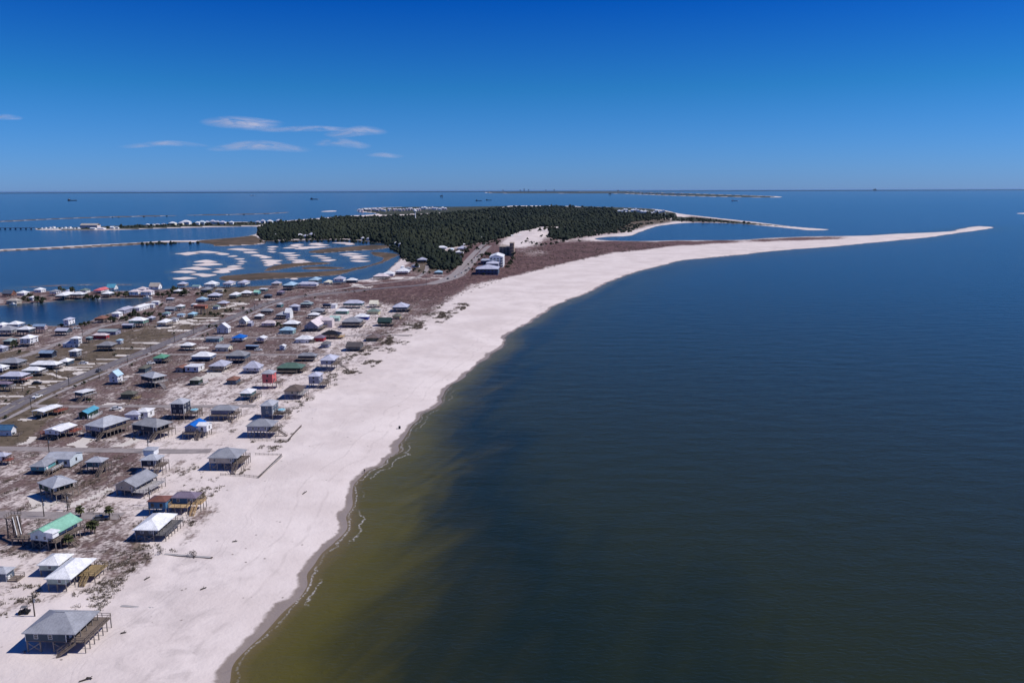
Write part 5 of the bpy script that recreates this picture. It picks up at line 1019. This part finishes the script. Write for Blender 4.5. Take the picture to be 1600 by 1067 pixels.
for i, x in enumerate((66, 72, 79, 85, 90, 97, 103, 110, 117, 123)): boat(x, 358.6 + .1 * (i % 3), 80 + 7 * (i % 3), 15 + 3 * (i % 4), 'white', 'moored white boat, %s from left on the marina quay' % ordinal(i), 'motor')
def rig(x, y, px, label):
    X, Y = at(x, y, 0); k = px * Y / FPX; r = empty('drilling_platform', (X, Y, 0)); tag(r, label, 'oil platform')
    for sx in (-.35, .35):
        for sy in (-.35, .35): MB().cyl((sx * k, sy * k), .04 * k, .04 * k, -3, .5 * k, 8).build('leg', wallm('navy'), r)
    MB().box(-.5 * k, .5 * k, -.45 * k, .45 * k, .4 * k, .62 * k).build('deck', wallm('navy'), r); MB().box(-.4 * k, .05 * k, -.3 * k, .3 * k, .62 * k, .85 * k).build('quarters', wallm('steel'), r); MB().cyl((.25 * k, 0), .14 * k, .03 * k, .62 * k, 1.15 * k, 4).build('derrick', wallm('navy'), r)
rig(690, 309, 4, 'square dark platform on the bay right of the water tower'); rig(953, 305.5, 4, 'dark platform out in the pass below the peninsula'); rig(966, 300.6, 3.4, 'slim dark platform silhouetted on the horizon'); rig(1367, 299, 4, 'faint platform on the open gulf horizon at right')
# causeway bridge at far left
X0, Y0 = at(-60, 358.6, 0); X1, Y1 = at(56, 358.2, 0); r = empty('causeway_bridge', (X0, Y0, 0), math.atan2(Y1 - Y0, X1 - X0)); tag(r, 'long low causeway on piers running off the left edge', 'bridge'); L = math.hypot(X1 - X0, Y1 - Y0)
MB().box(0, L, -4, 4, 3.0, 4.0).build('deck', wallm('steel'), r); me = MB().box(-.7, .7, -3, 3, -2, 3.0).mesh('pier', wallm('lgrey'))
for k in range(int(L / 14)): put('pier', me, r, (k * 14 + 5, 0, 0))

# ------------------------------------------------------------------ people and small things on the beach
def skin_chain(name, pts, edges, rad, mat, parent):
    me = bpy.data.meshes.new(name); me.from_pydata(pts, edges, []); me.materials.append(mat); o_ = put(name, me, parent); o_.modifiers.new('skin', 'SKIN')
    for i, q in enumerate(rad): me.skin_vertices[0].data[i].radius = (q, q)
    me.skin_vertices[0].data[0].use_root = True
    o_.modifiers.new('sub', 'SUBSURF').levels = 1; o_.modifiers['sub'].render_levels = 1; return o_
def person(x, y, deg, label, top, legs):
    X, Y = at(x, y, .3); r = empty('person', (X, Y, ground_z(X, Y)), R(deg)); tag(r, label, 'person'); sk = paint('skin', (.38, .22, .16), .6)
    pts = [(0, 0, .95), (0, 0, 1.2), (0, 0, 1.42), (0, .02, 1.52), (0, .03, 1.66), (.1, 0, .9), (.13, .16, .5), (.13, .02, .06), (.13, .16, .03), (-.1, 0, .9), (-.12, -.1, .5), (-.12, -.26, .08), (-.12, -.12, .03), (.2, 0, 1.4), (.27, -.08, 1.13), (.27, .06, .9), (.27, .1, .8), (-.2, 0, 1.4), (-.27, .08, 1.13), (-.27, .2, .92), (-.27, .24, .83)]
    ed = [(0, 1), (1, 2), (2, 3), (3, 4), (0, 5), (5, 6), (6, 7), (7, 8), (0, 9), (9, 10), (10, 11), (11, 12), (2, 13), (13, 14), (14, 15), (15, 16), (2, 17), (17, 18), (18, 19), (19, 20)]
    skin_chain('body', pts, ed, [.13, .13, .13, .055, .105, .085, .06, .045, .04, .085, .06, .045, .04, .06, .045, .035, .035, .06, .045, .035, .035], sk, r)
    skin_chain('jacket', [pts[i] for i in (0, 1, 2, 13, 14, 15, 17, 18, 19)], [(0, 1), (1, 2), (2, 3), (3, 4), (4, 5), (2, 6), (6, 7), (7, 8)], [.155, .16, .155, .08, .065, .055, .08, .065, .055], top, r)
    skin_chain('trousers', [pts[i] for i in (0, 5, 6, 7, 9, 10, 11)], [(0, 1), (1, 2), (2, 3), (0, 4), (4, 5), (5, 6)], [.15, .105, .08, .065, .105, .08, .065], legs, r)
    skin_chain('hair', [(0, .0, 1.7), (0, -.03, 1.64)], [(0, 1)], [.105, .1], paint('hair', (.03, .02, .015), .8), r)
person(569.5, 737.5, 60, 'person in dark clothes walking along the wet waterline', wallm('black'), wallm('navy'))
X, Y = at(624.3, 668, .8); r = empty('barrel', (X, Y, ground_z(X, Y))); tag(r, 'dark barrel standing alone on the upper beach near the wet sand', 'barrel'); MB().cyl((0, 0), .42, .5, 0, .6, 12).cyl((0, 0), .5, .42, .6, 1.15, 12).build('drum', wallm('black'), r); MB().cyl((0, 0), .46, .46, 1.151, 1.22, 12).build('lid', wallm('dgrey'), r)
for i, (x, y, l, dg) in enumerate([(476, 769, 2.4, 70), (133, 1063, 2.2, 30), (140, 1060, 1.4, -20), (318, 920, 1.5, 40), (193, 989, 1.2, 15), (452, 688, 2.6, 80), (367, 846, 1.4, 10), (230, 905, 1.6, 60), (304, 871, 1.0, 90)]):
    X, Y = at(x, y, G); b = MB(); b.bar((-l / 2, 0, .12), (l * .1, .08, .2), .28, .22); b.bar((l * .1, .08, .2), (l / 2, -.05, .3), .2, .16); b.bar((0, .06, .2), (l * .2, .5, .45), .1); q = b.build('driftwood', woodm('pole'), None, (X, Y, ground_z(X, Y)), R(dg)); tag(q, 'dark driftwood log on open beach sand, %s from left' % ordinal(sorted([476, 133, 140, 318, 193, 452, 367, 230, 304]).index(x)), 'driftwood', 'driftwood on the beach')

# ------------------------------------------------------------------ vegetation
def leaf_material(name, a, b, attrn=None):
    t = NT(name); n = t.noise(.5, 3, .6, t.n('TexCoord').outputs['Object']); f = t.attr('tone') if attrn else t.n('ObjectInfo').outputs['Random']
    t.l(t.mix(t.math('ADD', t.math('MULTIPLY', f, .6), t.math('MULTIPLY', n, .45), 0, True), a, b), t.b.inputs['Base Color']); t.b.inputs['Roughness'].default_value = .85; t.b.inputs['Specular IOR Level'].default_value = .15; return t
M_LEAF = leaf_material('evergreen_leaves', (.016, .024, .015), (.052, .058, .030)).m; M_PALM = leaf_material('palm_leaves', (.035, .045, .02), (.075, .08, .035)).m
M_DRY = leaf_material('dry_twigs', (.055, .045, .038), (.12, .095, .08)).m
def crown_mesh(seed, n=260, rx=1.0, rz=.8, leaf=.22, mat=None, lobes=7):
    g = np.random.default_rng(seed); V = []; F = []; L = [(g.normal(0, .42, 3) * np.array([rx, rx, rz * .8]), g.uniform(.35, .6)) for _ in range(lobes)]
    for k in range(n):
        c, rad = L[k % lobes]; d = g.normal(0, 1, 3); d /= np.linalg.norm(d); d[2] = abs(d[2]) * .8 + d[2] * .2
        p = c + d * rad * g.uniform(.65, 1.05); a = g.normal(0, 1, 3); a /= np.linalg.norm(a); e = np.cross(d, a); e /= np.linalg.norm(e) + 1e-6; a = np.cross(e, d) * .6 + d * .4; s = leaf * g.uniform(.7, 1.5)
        i = len(V); V += [p - a * s, p + e * s * .7, p + a * s, p - e * s * .7]; F.append((i, i + 1, i + 2, i + 3))
    V = np.array(V); V[:, 2] += rz * .95; V[:, 2] = np.maximum(V[:, 2], .05); return np_mesh('crown', V, np.array(F), mat or M_LEAF)
CROWNS = [crown_mesh(s) for s in range(5)]; DRYC = [crown_mesh(50 + s, 120, 1, 1, .13, M_DRY) for s in range(2)]
TRUNK = MB().cyl((0, 0), .1, .06, -.3, .9, 6).bar((0, 0, .5), (.3, .1, 1.1), .06).bar((0, 0, .6), (-.25, -.15, 1.15), .05).mesh('trunk', woodm('pole'))
def tree(x, y, wpx, label, grp, hk=1.0, dry=False, name='evergreen_tree', cat='tree'):
    X, Y = at(x, y, G); s = wpx * math.hypot(Y, 100) / FPX / 2 * 1.05; r = empty(name, (X, Y, ground_z(X, Y)), rr.uniform(0, 6)); tag(r, label, cat, grp)
    put('trunk', TRUNK, r, (0, 0, 0), 0, (s, s, s * hk)); put('crown', rr.choice(DRYC if dry else CROWNS), r, (0, 0, 0), rr.uniform(0, 6), (s, s, s * hk))
def grove(pts, txt, grp, **kw):
    for i, q in enumerate(sorted(pts)): tree(*q[:2], q[2], txt % ordinal(i) if '%' in txt else txt, grp, q[3] if len(q) > 3 else 1.0, **kw)
grove([(30, 470, 7), (36, 469, 9), (47, 466, 10), (43, 470, 7), (58, 471, 13, 1.1), (66, 471, 11), (96, 458, 11), (113, 459, 11, 1.2), (119, 461, 8), (137, 465, 10), (144, 466, 9), (152, 467, 11), (160, 461, 6), (179, 461, 10), (186, 462, 9), (196, 463, 11), (203, 461, 8), (247, 463, 9), (254, 463, 8), (264, 464, 9), (271, 458, 11, 1.1), (283, 463, 11), (291, 462, 12, 1.1), (262, 459, 6), (326, 460, 9), (308, 462, 7), (316, 463, 8)],
    'dark leafy tree, %s from left on the strip beyond the canal', 'trees on the strip beyond the canal')
grove([(167, 499, 9), (173, 503, 10), (179, 503, 9), (191, 501, 8), (198, 501, 9), (206, 496, 10), (211, 494, 11, 1.2), (217, 497, 9), (226, 494, 9), (233, 495, 9), (239, 492, 7), (126, 510, 7), (132, 509, 8), (139, 507, 7), (96, 511, 7), (36, 513, 8), (46, 514, 9), (252, 480, 7), (256, 499, 8), (262, 484, 7), (250, 494, 7)],
    'dark leafy tree, %s from left along the near canal bank', 'trees along the near canal bank')
grove([(24, 543, 13, 1.2), (31, 552, 7), (18, 546, 7), (93, 541, 5), (44, 615, 6), (118, 606, 6), (132, 600, 6), (89, 619, 3), (10, 627, 5), (206, 572, 5), (327, 512, 6), (338, 512, 6), (317, 526, 4), (325, 524, 5), (393, 488, 6), (386, 490, 5), (432, 510, 10), (439, 512, 7), (251, 500, 5), (336, 495, 7), (361, 487, 6), (353, 488, 6), (380, 484, 6), (330, 492, 7), (341, 493, 6), (272, 522, 4), (179, 556, 5), (206, 545, 5), (140, 628, 8), (10, 654, 7), (352, 457, 6), (406, 470, 4), (375, 473, 4), (478, 462, 4), (492, 466, 3), (540, 455, 3), (570, 456, 3), (320, 493, 5), (348, 496, 5)],
    'dark shrub, %s from left in village yards and along the main road', 'yard and roadside shrubs', name='evergreen_shrub', cat='shrub')
grove([(844, 365, 6, 1.4), (851, 363, 6, 1.4), (858, 364, 7, 1.4), (864, 362, 6), (824, 377, 4), (831, 382, 5), (822, 380, 5), (838, 384.5, 6), (846, 385, 6), (853, 384, 5), (861, 384, 6), (869, 382, 6), (828, 364, 3), (880, 380, 6), (905, 379, 5), (815, 382, 4), (855, 374, 5), (846, 374, 5)],
    'dark pine, %s from left about the white dunes', 'pines about the white dunes', name='pine_tree')
grove([(756, 384, 7), (776, 382, 9), (763, 382, 6), (752, 402, 6), (748, 408, 5), (760, 401, 9), (766, 401, 8), (756, 407, 6), (743, 415, 5), (738, 423, 5), (795, 415, 8), (793, 419, 6), (803, 400, 7), (801, 407, 7), (798, 412, 8), (727, 397, 10), (722, 403, 8), (735, 388, 10), (745, 391, 7), (731, 391, 7), (748, 429, 6), (756, 430, 5), (737, 409, 4), (732, 415, 4), (662, 428, 5), (671, 428, 5), (700, 427, 5), (647, 424, 6), (655, 425, 5), (651, 418, 8), (612, 428, 5)],
    'dark clump of greenery, %s from left around the condominiums and road', 'greenery around the condominiums', name='evergreen_shrub', cat='shrub')
grove([(202, 628, 6), (122, 737, 8), (128, 740, 7), (186, 737, 9), (181, 741, 7), (108, 792, 9), (104, 783, 8), (252, 866, 13, .7), (300, 868, 16, .6), (38, 1019, 7, .7)], 'bare brownish shrub, %s from left among the nearer houses', 'bare shrubs by the nearer houses', dry=True, name='bare_shrub', cat='shrub')
def palm(x, yb, yt, label):
    X, Y = at(x, yb, G); H = (yb - yt) * math.hypot(Y, 100) / FPX * .92; r = empty('palm_tree', (X, Y, ground_z(X, Y)), rr.uniform(0, 6)); tag(r, label, 'palm tree', 'palms by the mint-roofed house')
    MB().cyl((0, 0), .24, .18, -.3, H * .5, 8).cyl((.03, 0), .18, .2, H * .5, H, 8).build('trunk', woodm(), r); b = MB(); g = np.random.default_rng(int(x * 7))
    for k in range(26):
        a = 2 * math.pi * k / 26 * 2.6; el = R(70) - k / 26 * R(120) ; L = 1.5; p = Vector((.03, 0, H)); d = Vector((math.cos(a) * math.cos(el), math.sin(a) * math.cos(el), math.sin(el)))
        side = Vector((-math.sin(a), math.cos(a), 0)); q = p + d * L * .6; e = q + Vector((d.x, d.y, d.z - .7)) * L * .5
        b.poly([p, q + side * .28, e]); b.poly([p, e, q - side * .28]); b.poly([q + side * .28, q + side * .5 + d * .2, e]); b.poly([q - side * .28, e, q - side * .5 + d * .2])
    b.build('crown', M_PALM, r)
palm(126, 807, 793, 'left palm of the two on the street behind the mint-roofed house'); palm(171.5, 811, 793, 'right palm of the two on the street, near the street end')
palm(142.5, 834, 817, 'left palm of the close pair at the right end of the mint-roofed house'); palm(148.5, 833, 816, 'right palm of the close pair at the right end of the mint-roofed house'); palm(108, 854, 838, 'short palm standing alone before the long side of the mint-roofed house'); palm(91, 722, 714, 'small palm beside the turquoise-fronted house')

# dune grass and scrub: nobody could count it
def scatter(polys, n, seed, test=None):
    g = np.random.default_rng(seed); out = []
    for poly, k in polys:  # k scales how many
        P = np.array(poly); X, Y = at(P[:, 0], P[:, 1], G); lo = (X.min(), Y.min()); hi = (X.max(), Y.max()); m = int(n * k)
        x = g.uniform(lo[0], hi[0], m * 6); y = g.uniform(lo[1], hi[1], m * 6); ins = inside(x, y, list(zip(X, Y)))
        if test is not None: ins &= test(x, y)
        x, y = x[ins][:m], y[ins][:m]; out.append(np.stack([x, y], 1))
    return np.concatenate(out)
def gz_arr(x, y):
    px, py = to_px(x, y, 0.0); r = np.clip(np.searchsorted(rows, py), 0, nr - 1); c = np.clip(np.round((np.degrees(np.arctan2(x, y)) - AZ0) / .07).astype(int), 0, nc - 1); return zf[r, c]
def clear_of(x, y): 
    ok = np.ones(len(x), bool)
    for hx, hy, rad in HOUSE_XY: ok &= (x - hx) ** 2 + (y - hy) ** 2 > rad * rad
    px, py = to_px(x, y, G)
    for q in ([(-50, 798), (195, 801), (195, 810), (-50, 810)], [(-50, 697), (335, 699), (335, 709), (-50, 706)]): ok &= ~inside(px, py, q)
    return ok
HOUSE_XY = [(o_.location.x, o_.location.y, 7.5) for o_ in COL.objects if o_.type == 'EMPTY' and o_.get('category') == 'house' and o_.location.y < 700]
patch = lambda x, y: (vnoise(x / 7, y / 12, 31) * .55 + vnoise(x / 2.6, y / 3.4, 32) * .45 > .60) & clear_of(x, y)
patch2 = lambda x, y: (vnoise(x / 16, y / 25, 33) * .5 + vnoise(x / 4.5, y / 7, 34) * .5 > .50) & clear_of(x, y)
T = scatter([([(150, 960), (230, 880), (300, 820), (320, 780), (390, 740), (410, 700), (470, 640), (440, 620), (330, 690), (240, 800), (200, 860), (100, 900)], .62), ([(-20, 1010), (150, 960), (230, 880), (60, 870), (-20, 900)], .35), ([(-60, 870), (230, 870), (310, 740), (200, 700), (-60, 710)], 1.3), ([(285, 785), (325, 755), (345, 800), (315, 850), (280, 880), (262, 850)], .45), ([(330, 760), (400, 735), (450, 690), (480, 650), (430, 690), (350, 735)], .3)], 850, 3, patch)
T2 = scatter([([(330, 720), (420, 690), (480, 630), (560, 580), (640, 525), (720, 480), (690, 475), (600, 520), (530, 560), (470, 610), (380, 680)], 1.2), ([(560, 590), (640, 535), (735, 478), (720, 470), (640, 510), (560, 560), (500, 615)], 1.2)], 1900, 4, patch)
def tufts(P, seed, smin, smax, blades):
    g = np.random.default_rng(seed); n = len(P); z = gz_arr(P[:, 0], P[:, 1]); s = g.uniform(smin, smax, n); V = []; F = []; tone = []
    for k in range(blades):
        a = g.uniform(0, 2 * np.pi, n); lean = g.uniform(.3, 1.0, n) * s; h = s * g.uniform(.5, 1.0, n); w_ = s * g.uniform(.10, .2, n); ox, oy = g.normal(0, .55, n) * s, g.normal(0, .55, n) * s
        bx, by = P[:, 0] + ox, P[:, 1] + oy; ca, sa = np.cos(a), np.sin(a)
        v = np.stack([np.stack([bx - sa * w_, by + ca * w_, z - .05], 1), np.stack([bx + sa * w_, by - ca * w_, z - .05], 1), np.stack([bx + ca * lean, by + sa * lean, z + h], 1)], 1)
        i = len(V) * n * 3; V.append(v.reshape(-1, 3)); F.append(np.arange(n * 3).reshape(-1, 3) + i); tone.append(np.repeat(g.uniform(0, 1, n), 3))
    return np.concatenate(V), np.concatenate(F), np.concatenate(tone)
M_GRASS = leaf_material('dune_grass_blades', (.055, .043, .037), (.16, .13, .095), 1).m
for nm, P, s0, s1, bl in (('dune_grass', T, .3, .75, 12), ('dune_grass', T2, .45, 1.15, 10)):
    V, F, tn = tufts(P, 5, s0, s1, bl); me = np_mesh(nm, V, F, M_GRASS); attr(me, 'tone', tn); tag(put(nm, me), kind='stuff')
bm = bmesh.new(); bmesh.ops.create_icosphere(bm, subdivisions=1, radius=1); ICO_V = np.array([v.co[:] for v in bm.verts]); ICO_F = np.array([[v.index for v in f.verts] for f in bm.faces]); bm.free()
def blobs(name, P, rad, hk, seed, mat, jitter=.3, flat=0.0, shade=None):
    g = np.random.default_rng(seed); n = len(P); m = len(ICO_V); z = gz_arr(P[:, 0], P[:, 1])
    s = (1 + g.normal(0, jitter, (n, m))); a = g.uniform(0, 6.28, n); ca, sa = np.cos(a), np.sin(a)
    vx, vy, vz = ICO_V[None, :, 0] * s, ICO_V[None, :, 1] * s, ICO_V[None, :, 2] * s; x = (vx * ca[:, None] - vy * sa[:, None]) * rad[:, None] + P[:, 0:1]; y = (vx * sa[:, None] + vy * ca[:, None]) * rad[:, None] + P[:, 1:2]
    zz = z[:, None] + (vz + 1 - flat) * rad[:, None] * hk[:, None]; V = np.stack([x, y, zz], -1).reshape(-1, 3); F = (ICO_F[None] + (np.arange(n) * m)[:, None, None]).reshape(-1, 3)
    me = np_mesh(name, V, F, mat); tone = np.repeat(g.uniform(0, 1, n) * .7 if shade is None else g.uniform(0, .55, n) + shade, m); attr(me, 'tone', tone); return tag(put(name, me), kind='stuff')
M_SCRUB = leaf_material('scrub', (.06, .042, .036), (.15, .11, .09), 1).m
T3 = scatter([([(-60, 690), (200, 690), (330, 650), (440, 610), (560, 560), (650, 500), (700, 470), (560, 446), (240, 470), (-60, 560)], 1.0), ([(640, 498), (720, 462), (800, 433), (900, 409), (960, 396), (1060, 384), (1000, 378), (900, 380), (840, 387), (780, 402), (720, 425), (640, 470), (560, 452)], 1.5)], 3000, 6, patch2)
g_ = np.random.default_rng(8); rs_ = g_.uniform(.22, .6, len(T3)) * (1 + np.clip(T3[:, 1] - 500, 0, 900) / 700); blobs('coastal_scrub', T3, rs_, g_.uniform(.25, .5, len(T3)), 9, M_SCRUB, .3, .7)
# marsh and dune shrubs far away, then the pine forest as one mass
def px_scatter(polys, n, seed):
    g = np.random.default_rng(seed); out = []
    A = [abs(sum(p[i][0] * p[(i + 1) % len(p)][1] - p[(i + 1) % len(p)][0] * p[i][1] for i in range(len(p)))) / 2 for p in polys]
    for p, a in zip(polys, A):
        P = np.array(p); m = max(6, int(n * a / sum(A))); x = g.uniform(P[:, 0].min(), P[:, 0].max(), m * 5); y = g.uniform(P[:, 1].min(), P[:, 1].max(), m * 5); i = inside(x, y, p); x, y = x[i][:m], y[i][:m]; out.append(np.stack(at(x, y, G), 1))
    return np.concatenate(out)
t = leaf_material('forest_canopy', (.005, .013, .010), (.036, .042, .024), 1); n_ = t.noise(.35, 3, .65, t.pos()); t.bump(n_, .9, 2.0)
FP = px_scatter(FOREST, 21000, 21); g_ = np.random.default_rng(22); dist = FP[:, 1]
dens = vnoise(FP[:, 0] / 60, FP[:, 1] / 150, 41); keep = (dens + g_.uniform(-.3, .3, len(FP)) > .22) ; FP = FP[keep]; dist = FP[:, 1]
rad = g_.uniform(1.3, 3.8, len(FP)) * (1 + np.clip(dist - 1200, 0, 4000) / 2600); hh = (g_.uniform(.7, 1.5, len(FP)) + .8 * (g_.uniform(0, 1, len(FP)) > .93)) * (.8 + .5 * vnoise(FP[:, 0] / 120, FP[:, 1] / 240, 44)) / (1 + np.clip(dist - 1500, 0, 4000) / 2600)
fpx = to_px(FP[:, 0], FP[:, 1], 0)[0]; blobs('pine_forest', FP, rad, hh, 23, t.m, .28, .2, .55 * sstep(.45, .75, vnoise(FP[:, 0] / 130, FP[:, 1] / 300, 47)) + .3 * sstep(620, 480, fpx) * vnoise(FP[:, 0] / 40, FP[:, 1] / 90, 48))
SB = px_scatter([[(130, 355.5), (200, 353), (260, 351.5), (440, 347.3), (437, 349.5), (300, 353.5), (200, 356), (140, 358)], [(185, 355), (225, 353), (225, 356), (190, 357)], [(985, 337), (1058, 340), (1060, 344), (1000, 346)], [(1055, 341), (1100, 342.5), (1180, 350), (1120, 347.8), (1060, 347)], [(125, 341), (270, 337.3), (440, 333.6), (440, 334.2), (270, 338), (130, 341.6)], [(860, 378), (935, 368), (960, 360), (930, 358), (880, 366)], [(600, 383), (625, 393), (628, 405), (640, 411), (668, 409), (672, 421), (705, 424), (724, 412), (716, 402), (700, 408), (690, 416), (660, 404), (632, 400)], [(880, 376), (930, 368), (985, 363), (1005, 352), (1045, 346), (980, 352), (930, 357), (905, 368)], [(404, 376.8), (540, 374.8), (590, 379.8), (624, 386.5), (626, 391), (590, 382), (540, 376.6), (410, 378.5)], [(215, 380.6), (300, 378.6), (320, 379), (230, 381.6)]], 1300, 25)
g_ = np.random.default_rng(26); blobs('coastal_thicket', SB, g_.uniform(1.4, 4, len(SB)), g_.uniform(.6, 1.1, len(SB)), 27, t.m, .25, .3)

# ------------------------------------------------------------------ thin cloud streaks, far beyond everything else
def cloud(x, y, wpx, hpx, label, seed, dens=.5):
    Z = 3000.; n = 40; u = np.linspace(-1, 1, n); U, V_ = np.meshgrid(u, u)
    X, Y = at(x + U * wpx, y + V_ * hpx * .85 + .25 * hpx * np.sin(U * 2.5 + seed), Z); r = np.abs(U) ** 2 + np.abs(V_) ** 2
    me = np_mesh('cirrus_cloud', np.stack([X.ravel(), Y.ravel(), np.full(X.size, Z) + 60 * np.cos(U.ravel() * 3)], 1), grid_faces(n, n), M_CLOUD); smooth(me)
    attr(me, 'edge', (np.clip(1 - r, 0, 1) * dens * 1.35).ravel()); attr(me, 'uvx', np.stack([U.ravel() * wpx / 20 + seed * 9, V_.ravel() * hpx / 5, V_.ravel() * 0, V_.ravel() * 0 + 1], 1))
    tag(put('cirrus_cloud', me), label, 'cloud', 'cirrus streaks')
t = NT('cirrus'); vx = t.attr('uvx', 'Vector'); n1 = t.noise(.55, 5, .6, vx, .6); al = t.math('MULTIPLY', t.step(n1, .2, .85), t.math('POWER', t.attr('edge'), 1.1), 0, True)
tr = t.n('BsdfTransparent'); df = t.n('BsdfTranslucent'); df.inputs[0].default_value = (.86, .84, .9, 1); d2 = t.n('BsdfDiffuse'); d2.inputs[0].default_value = (.86, .84, .9, 1); ad = t.n('MixShader'); t.l(df.outputs[0], ad.inputs[1]); t.l(d2.outputs[0], ad.inputs[2]); mx = t.n('MixShader'); t.l(al, mx.inputs[0]); t.l(tr.outputs[0], mx.inputs[1]); t.l(ad.outputs[0], mx.inputs[2]); t.l(mx.outputs[0], t.o.inputs[0]); M_CLOUD = t.m
for q in [(378, 192, 68, 13, 'broad pale cirrus wisp, uppermost and widest of the left sky', 1, .75), (478, 202, 85, 6, 'thin cirrus tail trailing right from the broad wisp', 2, .6), (556, 207, 52, 10, 'feathery cirrus tuft at the right end of the thin tail', 3, .6), (255, 227, 75, 6, 'faint cirrus bar left of and below the broad wisp', 4, .45),
          (405, 231, 85, 10, 'soft cirrus streak directly below the broad wisp', 5, .6), (535, 225, 48, 9, 'small cirrus tuft below the feathery one', 6, .55), (602, 243, 32, 5, 'smallest cirrus fleck, lowest to the right of the group', 7, .5), (8, 184, 30, 6, 'cirrus scrap at the left edge of the sky', 8, .5)]: cloud(*q)

# ------------------------------------------------------------------ the air: one closed box of thin haze round camera, land and sea
hz = MB().box(-330000, 330000, -3000, 330000, -2.0, 118.0).build('haze', bpy.data.materials.new('haze'))
m = hz.data.materials[0]; m.use_nodes = True; m.node_tree.nodes.clear()
vo = m.node_tree.nodes.new('ShaderNodeVolumePrincipled'); vo.inputs['Color'].default_value = (.45, .70, 1.0, 1); vo.inputs['Density'].default_value = 0.6e-5; vo.inputs['Anisotropy'].default_value = .2
mo = m.node_tree.nodes.new('ShaderNodeOutputMaterial'); m.node_tree.links.new(vo.outputs[0], mo.inputs['Volume']); tag(hz, kind='stuff')
